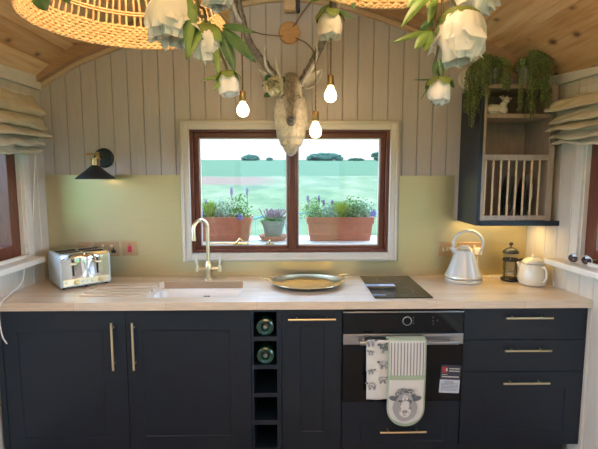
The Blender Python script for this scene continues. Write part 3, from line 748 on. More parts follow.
for k in range(4): mb.box(-.082,.0-.004,-.018+k*.009,-.013+k*.009,.0006,.0009)
mb.build('sticker_print','sticker_dark',o)
q=W(379.5,295,2,TZ+.006); MB().box(-.035,.035,-.012,.02,0,.0006).build('small_sticker','sticker_dark',t,(q.x-.593,q.y-2.53,.0052))
# brass splashback
mb=MB().box(XL(YB)+.003,XR(YB)-.003,YB-.004,YB-.0005,TZ+.0005,1.006); mb.box(XL(YB)+.003,-.674,YB-.004,YB-.0005,1.006,1.549); mb.box(.684,1.03,YB-.004,YB-.0005,1.006,1.545); mb.box(1.03,XR(YB)-.003,YB-.004,YB-.0005,1.006,1.262)
sp=mb.build('splashback','brass_sheet',smooth=False); tag(sp,'brushed brass sheet splashback behind the worktop, cut around the window','splashback')
# sockets
def socket(x0,x1,z0,z1,kind,label,y=YB-.0045):
    xc,zc=(x0+x1)/2,(z0+z1)/2; w,h=(x1-x0)/2,(z1-z0)/2
    t=thing('wall_socket' if kind!='cooker' else 'cooker_switch',label,'socket' if kind!='cooker' else 'switch',(xc,y,zc))
    MB().box(-w,w,-.007,-.0002,-h,h).build('face_plate','socket_brass',t,bevel=.0025)
    if kind=='double':
        for s in (-1,1):
            MB().box(s*.028-.008,s*.028+.008,-.0105,-.0065,h-.034,h-.018).build('rocker','brass_pale',t,bevel=.001)
            mb=MB(); X=s*w*.5
            mb.box(X-.003,X+.003,-.0078,-.0068,-.002,.007)
            for k in (-1,1): mb.box(X+k*.011-.004,X+k*.011+.004,-.0078,-.0068,-.019,-.013)
            if s>0: 
                mb.box(X-.013,X+.013,-.0082,-.0068,-.026,-.006); mb.box(X-.004,X+.004,-.0082,-.0068,-.006,.010)
            mb.build('socket_holes','slot_dark',t)
    elif kind=='cooker':
        MB().box(-.012,.012,-.011,-.0065,-.022,.018).build('rocker','red_switch',t,bevel=.001)['label']='red rocker switch'
        MB().box(-.008,.008,-.0078,-.0068,.024,.029).build('indicator','red_switch',t)
    else:
        for s in (-1,1): MB().box(s*.014-.008,s*.014+.008,-.0105,-.0065,-.012,.012).build('rocker','brass_pale',t,bevel=.001)
socket(-1.325,-1.238,1.044,1.132,'switch','brass light switch plate partly hidden behind the toaster')
socket(-1.224,-1.066,1.044,1.134,'double','brass double wall socket right behind the toaster')
socket(-1.052,-.956,1.046,1.134,'cooker','brass plate with a red rocker, right of the toaster')
socket(.945,1.030,1.036,1.122,'switch','brass switch plate just left of the kettle')
socket(1.065,1.222,1.036,1.124,'double','brass double wall socket behind the kettle')
# plug and its white cord
t=thing('mains_plug','white plug in the socket behind the kettle with a loose white cord','plug',(1.185,YB-.012,1.068))
MB().box(-.026,.026,-.034,-.0005,-.024,.024).build('plug_body','white_plastic',t,bevel=.008,segs=3)
mb=MB(); mb.tube(smoothpath([(0,-.02,-.024),(.0,-.03,-.08),(.02,-.05,-.145),(.07,-.07,-.154),(.15,-.08,-.154),(.19,-.05,-.153),(.14,-.03,-.153),(.07,-.05,-.148),(.11,-.09,-.152),(.17,-.1,-.153)],8),.0035,8); mb.build('cable','white_plastic',t)
# toaster
FL=W(61,290.5,2,TZ+.004); FRp=W(111.5,282.8,2,TZ+.004); ang=math.atan2(FRp.y-FL.y,FRp.x-FL.x); tw=(FRp-FL).length
BLp=W(44.5,282,2,TZ+.004); td=(BLp-FL).length; th=.195; td=.285
t=thing('toaster','pale blue four-slice toaster with a polished chrome front, in the left corner','toaster',(FL.x,FL.y,TZ),ang)
# local: x along the front, y back
prof=[]; r=.03
def rrect(y0,y1,z0,z1,r,n=6):
    o=[(y0,z0+.004),(y0,z0)] 
    o=[]
    for cy,cz,a0,rr in ((y1-r,z1-r,0,r),(y0+r,z1-r,90,r),(y0+.008,z0+.008,180,.008),(y1-.008,z0+.008,270,.008)):
        for k in range(n+1): a=math.radians(a0+90*k/n); o.append((cy+rr*math.cos(a),cz+rr*math.sin(a)))
    return o
def shell(x0,x1,y0,y1,z0,z1,r,e=.006):
    mb=MB(); P1=rrect(y0,y1,z0,z1,r); P0=rrect(y0+e,y1-e,z0+e,z1-e,max(.004,r-e))
    rs=[mb.ring([(x0,a,b) for a,b in P0]),mb.ring([(x0+e*.3,a,b) for a,b in rrect(y0+e*.3,y1-e*.3,z0+e*.3,z1-e*.3,r-e*.3)]),mb.ring([(x0+e,a,b) for a,b in P1]),mb.ring([(x1-e,a,b) for a,b in P1]),mb.ring([(x1-e*.3,a,b) for a,b in rrect(y0+e*.3,y1-e*.3,z0+e*.3,z1-e*.3,r-e*.3)]),mb.ring([(x1,a,b) for a,b in P0])]
    for a,b in zip(rs,rs[1:]): mb.bridge(a,b)
    mb.F(rs[0]); mb.F(rs[-1][::-1]); return mb
shell(0,tw,.002,td,.012,th,.028).build('body','toaster_blue',t,auto=50)
# chrome wrap on front
mb=MB(); P1=[(.000,.058)]+[(0.0,.06+(.105)*k/6) for k in range(7)]+[(.03-.030*math.cos(a),.1675+.030*math.sin(a)) for a in [PI/2*k/8 for k in range(1,9)]]+[(td-.03,.1975)]
i=[mb.ring([(x,a-.0006,b) for a,b in P1]) for x in (.012,tw-.012)]; mb.bridge(i[0],i[1],False); o=mb.build('chrome_wrap','chrome',t,fixn=False); o.modifiers.new('s','SOLIDIFY').thickness=.0015
MB().box(.012,tw-.012,-.003,.002,.020,.058).build('control_strip','brass_pale',t,bevel=.001)
MB().box(.010,tw-.010,-.002,.004,.190-.012,.194-.012).build('trim_line','brass_pale',t) if False else None
for x in (.25*tw,.73*tw):
    MB().box(x-.004,x+.004,-.0035,.003,.075,.168).build('lever_slot','slot_dark',t)
    mb=MB(); mb.box(x-.016,x+.016,-.022,-.004,.140,.152); mb.box(x-.003,x+.003,-.006,.002,.143,.149); mb.build('lever','brass_pale',t,bevel=.003)
for x in (.30*tw,.78*tw): MB().lathe([(.014,-.003),(.014,-.014),(.011,-.018),(.001,-.018)],(x,0,.039),20,axis='y').build('knob','brass',t)
for x in (.11,.42,.50,.60,.86,.93): MB().lathe([(.007,-.003),(.007,-.007),(.0055,-.008),(.001,-.008)],(x*tw,0,.038),16,axis='y').build('button','cream',t)
for k in range(4):
    y=.045+(k//1)*.052; 
for sx in (.06,.53):
    for sy in (.06,.15): MB().box(sx*tw,(sx+.40)*tw,sy,sy+.03,.1978,.1995).build('bread_slot','slot_dark',t)
for x,y in ((.02,.03),(tw-.02,.03),(.02,td-.03),(tw-.02,td-.03),(tw/2,.012)): MB().lathe([(.008,0),(.010,.0135)],(x,y,0),12).build('foot','black_plastic',t)
# kettle
kc=W(463.2,278.5,2,TZ); kc=Vector((1.078,2.655,TZ))
kc.x=W(463.2,280,1,kc.y).x
t=thing('kettle','pale grey pyramid kettle with brass bands and a big ring handle','kettle',kc)
MB().lathe([(.112,0),(.116,.004),(.116,.016),(.108,.022),(.02,.022)],n=40).build('power_base','kettle_grey',t)
MB().lathe([(.112,.024),(.117,.030),(.115,.042),(.109,.052),(.095,.090),(.076,.145),(.060,.190),(.052,.208),(.048,.212),(.001,.212)],n=48).build('body','kettle_grey',t)
mb=MB(); mb.lathe([(.1165,.036),(.1178,.038),(.1168,.042),(.1155,.042)],n=48,cap=False); mb.lathe([(.1172,.016),(.118,.018),(.117,.0205)],n=48,cap=False); mb.build('band','brass_pale',t)
MB().lathe([(.053,.2115),(.050,.216),(.044,.2175),(.044,.220)],n=40,cap=False).build('lid_ring','brass',t)
MB().lathe([(.046,.214),(.043,.222),(.030,.232),(.012,.238),(.001,.239)],n=40).build('lid','kettle_grey',t)
MB().lathe([(.006,.236),(.006,.246),(.016,.250),(.018,.257),(.012,.264),(.001,.265)],n=24).build('lid_knob','jar_glass',t)
mb=MB(); mb.tube([(.022+.098*math.cos(a),0,.242+.090*math.sin(a)) for a in [math.radians(q) for q in range(-42,205,8)]],[.009]*31,12); mb.build('ring_handle','kettle_grey',t)
mb=MB(); mb.tube([(-.045,0,.195),(-.075,-.006,.205),(-.094,-.010,.222)],[.022,.014,.008],12); mb.build('spout','kettle_grey',t)
t.scale=(.93,.93,.92)
# french press
fc=Vector((1.345,2.66,TZ)); fc.x=W(509.5,275,1,fc.y).x
t=thing('french_press','glass coffee press with black frame and dark domed lid, beside the cream pot','coffee press',fc)
MB().lathe([(.048,0),(.05,.004),(.05,.014),(.046,.018),(.02,.018)],n=32).build('base','black_plastic',t)
MB().lathe([(.040,.019),(.041,.022),(.041,.165),(.043,.168),(.039,.168),(.0385,.03),(.01,.026)],n=32,cap=False).build('glass_jar','jar_glass',t)
mb=MB(); mb.lathe([(.0425,.122),(.044,.122),(.044,.136),(.0425,.136)],n=32,cap=False)
for a in (.4,2.0,3.6,5.2): mb.tube([(.045*math.cos(a),.045*math.sin(a),.016),(.045*math.cos(a),.045*math.sin(a),.124)],.0028,6)
mb.build('frame','black_plastic',t)
mb=MB(); mb.tube(smoothpath([(.044,0,.128),(.066,0,.135),(.076,0,.115),(.074,0,.06),(.064,0,.025),(.046,0,.018)]),.008,10); o=mb.build('handle','black_plastic',t,rot=(0,0,-.5))
MB().lathe([(.046,.169),(.0475,.172),(.046,.180),(.034,.194),(.015,.203),(.001,.205)],n=32).build('lid','black_metal',t)
MB().lathe([(.003,.203),(.003,.214),(.011,.218),(.013,.226),(.009,.234),(.001,.236)],n=20).build('plunger_knob','black_plastic',t)
mb=MB(); mb.tube([(0,0,.205),(0,0,.05)],.002,6); mb.lathe([(.038,.05),(.038,.056),(.001,.057)],n=24); mb.build('plunger','steel',t)
# cream pot
pc=Vector((1.41,2.56,TZ)); pc.x=W(532.5,278,1,pc.y).x
t=thing('enamel_teapot','round bellied cream lidded pot with a loop handle, against the right wall','teapot',pc)
MB().lathe([(.060,0),(.070,.004),(.080,.022),(.0805,.05),(.075,.085),(.067,.115),(.064,.125),(.066,.128),(.060,.131),(.001,.131)],n=44).build('body','cream',t)
MB().lathe([(.067,.1265),(.0675,.1295),(.066,.131)],n=44,cap=False).build('rim','steel',t)
MB().lathe([(.063,.1315),(.062,.136),(.048,.150),(.030,.158),(.012,.161),(.009,.165),(.013,.170),(.012,.176),(.001,.178)],n=36).build('lid','cream',t)
mb=MB(); mb.tube(smoothpath([(.060,0,.112),(.088,0,.112),(.100,0,.090),(.098,0,.055),(.086,0,.035),(.072,0,.030)],5),.0065,10); mb.build('handle','cream',t,rot=(0,0,-1.3))
mb=MB(); mb.tube([(-.058,0,.09),(-.074,0,.112),(-.084,0,.128)],[.016,.010,.007],12); mb.build('spout','cream',t,rot=(0,0,-.35))
# round brass tray
tc=W(307,283,2,TZ); trx,try_=.212,.190; tc=Vector((tc.x,2.565,TZ))
t=thing('brass_tray','shallow oval brass tray with a raised rim and loop handles on the worktop','tray',tc)
mb=MB(); mb.lathe([(.001,.003),(.155/.212,.0),(.16/.212,.0005),(.95,.022),(1.0,.026),(1.0,.029),(.94,.0245),(.80,.004),(.76,.0035),(.001,.0045)],n=72,sx=trx,sy=try_,cap=False); mb.build('dish','tray_brass',t,auto=60)
for s in (-1,1):
    mb=MB(); mb.tube(smoothpath([(s*.205,-.03,.024),(s*.225,-.036,.034),(s*.255,-.022,.04),(s*.262,0,.042),(s*.255,.022,.04),(s*.225,.036,.034),(s*.205,.03,.024)]),.004,8); mb.build('handle','aged_brass',t,rot=(0,0,.3*s if s>0 else -.1))
# sunglasses on the right sill
g=Vector((0,0,0)); sx=1.52; 
t=thing('sunglasses','sunglasses with dark lenses resting on the right-hand window sill','sunglasses',(XR(2.30)-.030,2.30,1.0815),math.radians(-62))
mb=MB()
for s in (-1,1):
    mb.tube([(s*.034+.029*math.cos(a*PI/10),.0,.026+.023*math.sin(a*PI/10)) for a in range(20)],.003,6,closed=True)
mb.tube([(-.008,0,.03),(0,-.003,.034),(.008,0,.03)],.0025,6); mb.build('frame','tortoise',t)
for s in (-1,1):
    MB().lathe([(.001,-.0035),(.014,-.0028),(.0275,-.0005),(.0275,.0005),(.001,-.0015)],(s*.034,0,.026),24,axis='y').build('lens','lens',t)
    mb=MB(); mb.tube(smoothpath([(s*.062,0,.034),(s*.068,.02,.034),(s*.064,.09,.024),(s*.055,.125,.003)]),.0025,6); mb.build('temple','tortoise',t)
# ------------------------------------------------------------------ wall lamp
lc=W(104.5,158,1,YB)
t=thing('wall_lamp','black wall lamp with a cone shade and brass swivel joint, above the toaster','lamp',(lc.x,YB,lc.z))
MB().lathe([(.001,0),(.058,0),(.060,-.004),(.058,-.016),(.050,-.022),(.001,-.023)],n=36,axis='y').build('wall_plate','black_metal',t)
sh=W(95,168,1,2.66); s0=Vector((sh.x-lc.x,2.66-YB,sh.z-lc.z)); 
mb=MB(); mb.tube([(0,-.02,.010),(0,-.075,.012),(.0,-.10,.012)],.007,10); mb.tube([(.014,-.10,.018),(-.05,-.135,.018)],.005,8); mb.lathe([(.011,-.02),(.011,.02)],(0,-.10,.012),14); mb.build('arm','aged_brass',t)
o=MB(); o.tube([s0+Vector((0,0,.005)),s0+Vector((0,0,.058))],.015,16); o.tube([s0+Vector((.022,.0,.0)),s0+Vector((.022,.01,.05))],.003,8); o.tube([s0+Vector((-.022,.0,.0)),s0+Vector((-.022,.01,.05))],.003,8); o.tube([s0+Vector((-.026,.005,.05)),s0+Vector((.03,.01,.05)),Vector((0,-.10,.03))],.005,8); o.build('lamp_holder','aged_brass',t)
MB().lathe([(.010,.018),(.020,.014),(.030,.006),(.060,-.020),(.108,-.058),(.110,-.064),(.107,-.062),(.058,-.026),(.026,.0),(.010,.010)],s0,40,cap=False).build('lamp_shade','black_metal',t)
MB().ball(s0+Vector((0,0,-.025)),.022).build('bulb','bulb_glow',t)
# ------------------------------------------------------------------ wooden cord rose, block, cords and bulbs
dc=W(289.5,33,1,YB-.01)
t=thing('cord_rose','octagonal wooden rose on the wall above the stag head, cords leaving it','wooden rose',(dc.x,YB,dc.z))
MB().lathe([(.001,0),(.066,0),(.066,-.018),(.060,-.022),(.001,-.022)],n=10,axis='y').build('disc','disc_wood',t,bevel=.002)
bk=W(290,5,1,YB-.05); o=MB().box(-.034,.034,-.04,0,-.05,.06).build('wooden_block','pale_wood',None,(bk.x,YB-.076,bk.z),bevel=.004); tag(o,'short pale wooden block fixed on the beam above the octagonal rose','wooden block')
o=MB().box(-.010,.010,-.055,0,-.055,.06).build('dark_bracket','black_metal',None,(bk.x+.047,YB-.076,bk.z),bevel=.003); tag(o,'narrow dark bracket beside the pale wooden block on the beam','bracket')
def twist(path,r=.0028):
    mb=MB(); 
    for ph in (0,PI):
        q=[]
        P=smoothpath(path,10); L=0
        for i,p in enumerate(P):
            if i: L+=(P[i]-P[i-1]).length
            a=L*230+ph; q.append(p+Vector((math.cos(a),math.sin(a),0))*r*.75)
        mb.tube(q,r,5)
    return mb
LB=[]
for (px,ptop,pb,Y,way,lab) in (
  (243,91,117,2.50,[W(283,36,1,YB-.03),W(262,34,1,2.72),W(247,29,1,2.55),W(242,28,1,2.50)],'glowing bulb on a twisted cord left of the stag head'),
  (330.5,75,102.5,2.50,[W(293,27,1,YB-.03),W(306,8,1,2.74),W(318,-4,1,2.6),W(331,-6,1,2.50)],'glowing bulb on a twisted cord right of the stag head, higher of two'),
  (315.5,111,138,2.50,[W(296,38,1,YB-.03),W(306,43,1,2.70),W(314,52,1,2.56),W(315,62,1,2.50)],'glowing bulb hanging lowest, just right of the stag muzzle')):
    top=W(px,ptop,1,Y); bot=W(px,pb,1,Y); t=thing('pendant_bulb',lab,'bulb',bot,0,'bare bulbs on twisted cords')
    H=(top-bot).z; c0=Vector((0,0,0))
    pth=[p-bot for p in way]+[Vector((0,0,H*2.2)),Vector((0,0,H+.0))]
    twist(pth).build('cord','cord',t)
    MB().lathe([(.006,H),(.016,H-.002),(.018,H-.008),(.018,H-.052),(.016,H-.056)],n=20).build('lamp_socket','aged_brass',t)
    g=MB().lathe([(.012,H-.050),(.0135,H-.058),(.017,H-.066),(.026,.060),(.0325,.045),(.0335,.032),(.030,.017),(.021,.006),(.009,.001),(.001,0)],n=24).build('bulb','bulb_glow',t)
    LB.append(bot+Vector((0,0,.03)))
# ------------------------------------------------------------------ stag head
def loft(secs,n=24,disp=None):
    """secs: (cx,cy,cz, rx, ry, tiltdeg) elliptical sections"""
    mb=MB(); rings=[]
    for k,(cx,cy,cz,rx,ry,tl) in enumerate(secs):
        q=[]
        for i in range(n):
            a=2*PI*i/n; x,y=rx*math.cos(a),ry*math.sin(a)
            T=math.radians(tl); p=Vector((cx+x,cy+y*math.cos(T),cz+y*math.sin(T)))
            if disp: p=disp(p,a,k/(len(secs)-1),Vector((cx,cy,cz)))
            q.append(p)
        rings.append(mb.ring(q))
    for a,b in zip(rings,rings[1:]): mb.bridge(a,b)
    mb.F(rings[0][::-1]); mb.F(rings[-1]); return mb
def interp(keys,n):
    out=[]; P=[keys[0]]+list(keys)+[keys[-1]]
    for i in range(1,len(P)-2):
        for j in range(n):
            t=j/n; a,b,c,d=P[i-1],P[i],P[i+1],P[i+2]
            out.append(tuple(.5*((2*B)+(C-A)*t+(2*A-5*B+4*C-D)*t*t+(3*B-A-3*C+D)*t**3) for A,B,C,D in zip(a,b,c,d)))
    out.append(tuple(keys[-1])); return out
HX=W(291,110,1,2.62).x
t=thing('stag_head','silvery carved stag head with tall antlers mounted over the window','stag head',(HX,YB-.03,1.9))
inv=Matrix.Translation(t.location).inverted()
def Q(mb,n,m,**k): o=mb.build(n,m,t,**k); o.matrix_parent_inverse=inv; return o
def zd(py,Y=2.65): return W(291,py,1,Y).z
def fur(p,a,k,c):
    d=(p-c); 
    # overlapping leaf shaped tufts carved down the neck
    z=p.z; u=a*5; row=z/.052; w=math.sin(u+ (PI if int(math.floor(row))%2 else 0)); sl=abs(w); rf=(row-math.floor(row))
    h=.009*(1-rf)*sl**.6-.004+.0028*math.sin(a*34+z*40)
    return p+d.normalized()*h*min(1,k*8,(1-k)*8)
secs=interp([(HX,2.66,zd(156),.010,.012,0),(HX,2.66,zd(150),.040,.035,0),(HX,2.67,zd(141),.068,.052,0),(HX,2.68,zd(128),.092,.068,0),(HX,2.69,zd(113),.100,.078,0),(HX,2.70,zd(98),.085,.085,10),(HX,2.73,zd(86),.062,.075,20),(HX,2.76,zd(78),.048,.05,30)],9)
Q(loft(secs,72,fur),'neck','white_resin',auto=80)
# head: sections run down the face
F=lambda px,py,Y: W(px,py,1,Y)
hs=interp([(HX,2.705,zd(76.5,2.7),.018,.02,-35),(HX,2.69,zd(79,2.69),.047,.050,-35),(HX,2.665,zd(86,2.66),.060,.060,-30),(HX,2.635,zd(94,2.63),.062,.060,-25),(HX,2.60,zd(102,2.6),.048,.052,-25),(HX,2.572,zd(109,2.57),.034,.040,-25),(HX,2.556,zd(115,2.55),.029,.033,-25),(HX,2.546,zd(120,2.54),.030,.030,-30),(HX,2.545,zd(124,2.54),.020,.020,-30)],8)
def face(p,a,k,c):
    x=(p.x-HX)
    # brow ridge, eye hollow and cheek
    front=max(0,-math.sin(a))
    e=math.exp(-((k-.40)/.07)**2)*math.exp(-((abs(math.cos(a))-.72)/.2)**2)*front
    b=math.exp(-((k-.30)/.06)**2)*math.exp(-((abs(math.cos(a))-.7)/.25)**2)*front
    return p+(p-c).normalized()*(-.014*e+.009*b)
Q(loft(hs,56,face),'head','deer_face',auto=80)
mb=MB()
for s in (-1,1):
    mb.ball((HX+s*.044,2.592,zd(98,2.6)),.0085,.007,.0065,12,8)
    mb.tube(smoothpath([(HX+s*.030,2.582,zd(97.5,2.6)),(HX+s*.044,2.582,zd(96,2.6)+.002),(HX+s*.056,2.60,zd(98,2.6))]),.0028,6)
Q(mb,'eyes','antler')
mb=MB(); nz=zd(119.5,2.53); mb.ball((HX,2.524,nz+.004),.024,.016,.015,16,10,.1)
for s in (-1,1): mb.ball((HX+s*.012,2.513,nz+.004),.006,.006,.008,10,6)
mb.tube(smoothpath([(HX-.020,2.530,nz-.018),(HX,2.520,nz-.014),(HX+.020,2.530,nz-.018)]),.0022,6)
Q(mb,'nose','print_grey')
def ear(tip,base,w,side):
    base,tip=Vector(base),Vector(tip); d=tip-base; nrm=Vector((0,-1,.15)).normalized(); wd=d.cross(nrm).normalized()
    mb=MB(); N=14
    def fn(u,v):
        k=math.sin(PI*min(1,v*1.0)**.75)**.9*w if v<1 else 0
        k=w*(math.sin(PI*(v**.8)))**.8 + .012*(1-v)
        a=(u-.5)*2
        return base+d*v+wd*k*a*.5+nrm*(-.55*k*(1-a*a))+Vector((0,0,-.01*math.sin(PI*v)))
    mb.grid(fn,11,N); return mb
for tipp,bpp,sd in (((257.5,69),(279,88),-1),((322,69.5),(303,86),1)):
    o=Q(ear(W(*tipp,1,2.64),W(*bpp,1,2.675),.062,sd),'ear','white_resin',fixn=False); md=o.modifiers.new('s','SOLIDIFY'); md.thickness=.005
def antler(main,tines,nm='antler'):
    mb=MB()
    for pts,r0,r1 in (tines if nm=='tine' else [main]):
        P=smoothpath([W(px,py,1,Y) for px,py,Y in pts],7); n=len(P)
        rr=[(r0+(r1-r0)*(i/(n-1))**1.1)*(1+.10*math.sin(i*2.3)+.06*math.sin(i*5.1)) for i in range(n)]; rr[-1]=.0012 if r1<.006 else r1
        mb.tube(P,rr,12)
    return mb
Q(antler(([(283,88,2.68),(276,78,2.66),(266,65,2.62),(254,50,2.58),(247,36,2.56),(243,20,2.54),(239,4,2.52),(238,-16,2.52),(243,-40,2.54)],.024,.012),
  [([(281,86,2.67),(274,76,2.62),(267,68,2.56),(264.5,56,2.53),(266,44,2.53)],.014,.003),([(282,88,2.66),(280,78,2.60),(277,68,2.56),(275,55,2.55)],.014,.003),([(244,26,2.55),(236,14,2.52),(232,0,2.50),(230,-12,2.5)],.014,.003)]),'antler','antler',auto=80)
Q(antler(([(299,87,2.68),(305,76,2.66),(313,62,2.62),(321,45,2.58),(326,32,2.56),(331,16,2.54),(334,0,2.52),(334,-18,2.52),(329,-42,2.54)],.024,.012),
  [([(301,85,2.67),(307,76,2.60),(313,66,2.56),(317,55,2.53),(316.5,42,2.52)],.016,.003),([(327,30,2.55),(335,20,2.52),(339,6,2.50),(340,-8,2.5)],.012,.003)]),'antler','antler',auto=80)
Q(antler(([(283,88,2.68),(276,78,2.66),(266,65,2.62),(254,50,2.58),(247,36,2.56),(243,20,2.54),(239,4,2.52),(238,-16,2.52),(243,-40,2.54)],.024,.012),
  [([(281,86,2.67),(274,76,2.62),(267,68,2.56),(264.5,56,2.53),(266,44,2.53)],.014,.003),([(282,88,2.66),(280,78,2.60),(277,68,2.56),(275,55,2.55)],.014,.003),([(244,26,2.55),(236,14,2.52),(232,0,2.50),(230,-12,2.5)],.014,.003)],'tine'),'antler_tines','white_resin',auto=80)
Q(antler(([(299,87,2.68),(305,76,2.66),(313,62,2.62),(321,45,2.58),(326,32,2.56),(331,16,2.54),(334,0,2.52),(334,-18,2.52),(329,-42,2.54)],.024,.012),
  [([(301,85,2.67),(307,76,2.60),(313,66,2.56),(317,55,2.53),(316.5,42,2.52)],.016,.003),([(327,30,2.55),(335,20,2.52),(339,6,2.50),(340,-8,2.5)],.012,.003)],'tine'),'antler_tines','white_resin',auto=80)
mb=MB(); mb.lathe([(.001,0),(.05,0),(.055,-.012),(.05,-.055),(.001,-.06)],(HX,YB-.0005,zd(84,2.8)),24,axis='y',sy=1.2); Q(mb,'wall_mount','white_resin')
# ------------------------------------------------------------------ flowers
def petal(mb,base,axis,side,L,wd,prof,wave,seed,nu=7,nv=8):
    """prof: list of (radial, axial) fractions followed by the petal"""
    out=side; tang=axis.cross(side)
    def fn(u,v):
        i=v*(len(prof)-1); k=min(int(i),len(prof)-2); f=i-k
        r=prof[k][0]*(1-f)+prof[k+1][0]*f; h=prof[k][1]*(1-f)+prof[k+1][1]*f
        w=wd*(.25+.75*math.sin(PI*min(.5+.0,v*.62)) )*(1-.45*max(0,v-.8)/.2*abs(2*u-1)); a=(u-.5)*2
        rr=r*L; ang=a*w/max(rr,.3*L)*.5
        ang=max(-1.3,min(1.3,ang))
        wv=wave*L*v*v*(noise.noise(Vector((u*3.2+seed,v*2,seed*1.7)))*1.6+.10*math.sin(u*17+seed*3))
        ax=h*L+wv*.6- .10*L*abs(a)**2*max(0,v-.5)
        return base+axis*ax+(out*math.cos(ang)+tang*math.sin(ang))*(rr+wv)
    mb.grid(fn,nu,nv)
PR_OUT=[(.06,0),(.28,.03),(.42,.20),(.48,.46),(.46,.74),(.44,.97)]
PR_FLR=[(.06,0),(.30,.02),(.46,.12),(.55,.32),(.58,.56),(.66,.80)]
PR_A=[(.06,0),(.30,.03),(.46,.18),(.53,.42),(.50,.68),(.46,.90)]
PR_B=[(.06,0),(.28,.03),(.42,.18),(.49,.44),(.44,.74),(.33,.98)]
PR_IN=[(.04,0),(.22,.05),(.34,.25),(.36,.50),(.33,.75),(.26,.92)]
PR_BUD=[(.04,0),(.24,.05),(.36,.28),(.36,.56),(.26,.80),(.10,.96)]
PR_SEP=[(.02,-.03),(.20,-.04),(.36,.02),(.46,.16),(.50,.32)]
def leaf(mb,base,tip,w,up=(0,-1,.3),curl=.06,nu=5,nv=12,seed=0):
    base,tip=Vector(base),Vector(tip); d=tip-base; L=d.length; up=Vector(up); up=(up-d.normalized()*up.dot(d.normalized())).normalized(); sd=d.normalized().cross(up)
    def fn(u,v):
        a=(u-.5)*2; k=w*.5*(math.sin(PI*v**.85))**.85
        return base+d*v+sd*a*k+up*(-.35*k*(abs(a))+ (curl*L*math.sin(PI*v)) + .03*L*noise.noise(Vector((v*3,a,seed))))
    mb.grid(fn,nu,nv)
def peony(pos,axis,size,kind,rot=0,seed=0,name='peony_flower'):
    """returns dict of MBs; pos=calyx point, axis points out of the bloom"""
    axis=Vector(axis).normalized(); s0=axis.orthogonal().normalized(); rq=random.Random(seed)
    o=MB(); i_=MB(); sp=MB(); L=size
    def sd(a): return Matrix.Rotation(a,3,axis)@s0
    if kind=='full':
        for lay,(pr,n,sc_,w,wv) in enumerate(((PR_FLR,7,.86,.80,.14),(PR_A,8,.97,.72,.15),(PR_B,8,1.02,.66,.16))):
            for k in range(n):
                q_=rq.uniform(.88,1.10); prs=[(a*q_,b) for a,b in pr]
                petal(o,pos,axis,sd(rot+2*PI*(k+lay*.43)/n+rq.uniform(-.22,.22)),L*sc_*rq.uniform(.86,1.06),L*w*rq.uniform(.85,1.15),prs,wv,seed+lay*11+k*3.1,9,9)
        for k in range(7): petal(i_,pos,axis,sd(rot+2*PI*k/7+.2),L*.98*rq.uniform(.88,1.02),L*.52,PR_IN,.16,seed+50+k*2.3)
        for k in range(6): petal(i_,pos,axis,sd(rot+2*PI*k/6+.5),L*.94*rq.uniform(.9,1.02),L*.42,PR_BUD,.14,seed+70+k*2.3)
    elif kind=='bud':
        for lay,(pr,n,sc_,w,wv) in enumerate(((PR_OUT,4,.86,1.0,.07),(PR_BUD,5,1.0,.9,.05))):
            for k in range(n): petal(o,pos,axis,sd(rot+2*PI*(k+lay*.5)/n),L*sc_*rq.uniform(.95,1.04),L*w,pr,wv,seed+lay*11+k*3.1)
        for k in range(5): petal(i_,pos,axis,sd(rot+2*PI*k/5+.2),L*.9,L*.7,PR_IN,.08,seed+50+k*2.3)
    for k in range(5): petal(sp,pos-axis*L*.01,axis,sd(rot+2*PI*k/5+.3),L*(1.05 if kind=='bud' else .95),L*.52,PR_SEP,.05,seed+80+k*2.1)
    sp.ball(pos-axis*L*.02,L*.09)
    return o,i_,sp
def hanging(label,stem_pts,fpx,Y,axis,size,kind,pm,im,leaves,seed,cat='flower',sr=.0035,top=True,group=None):
    """silk peony on a stem that hangs from the ceiling boards"""
    base=W(fpx[0],fpx[1],1,Y); SP=[W(a,b,1,y) for a,b,y in stem_pts]
    up=SP[-1]
    if top:
        zc=ceil_z(up.x)-.0; SP+= [up+Vector((0,0,(zc-up.z)*.5)),Vector((up.x,up.y,zc+.004))]
    t=thing('hanging_peony',label,cat,SP[-1] if top else base,0,group); inv=Matrix.Translation(t.location).inverted()
    def q(mb,n,m,**k):
        if not mb.f: return
        o=mb.build(n,m,t,**k); o.matrix_parent_inverse=inv; return o
    q(MB().tube(smoothpath([base]+SP,8),sr,8),'stem','stem')
    if kind:
        o,i,s=peony(base,axis,size,kind,seed=seed); q(o,'petals',pm,fixn=False,auto=60); q(i,'inner_petals',im,fixn=False,auto=60); q(s,'calyx','sepal',fixn=False,auto=60)
    for k,(b,tp,w,m,cv) in enumerate(leaves):
        mb=MB(); leaf(mb,W(*b),W(*tp),w*.72,curl=cv,seed=seed+k); q(mb,'leaf',m,fixn=False,auto=60)
    return t
Y1=1.20
def p3(x,y,Y=Y1): return (x,y,1,Y)
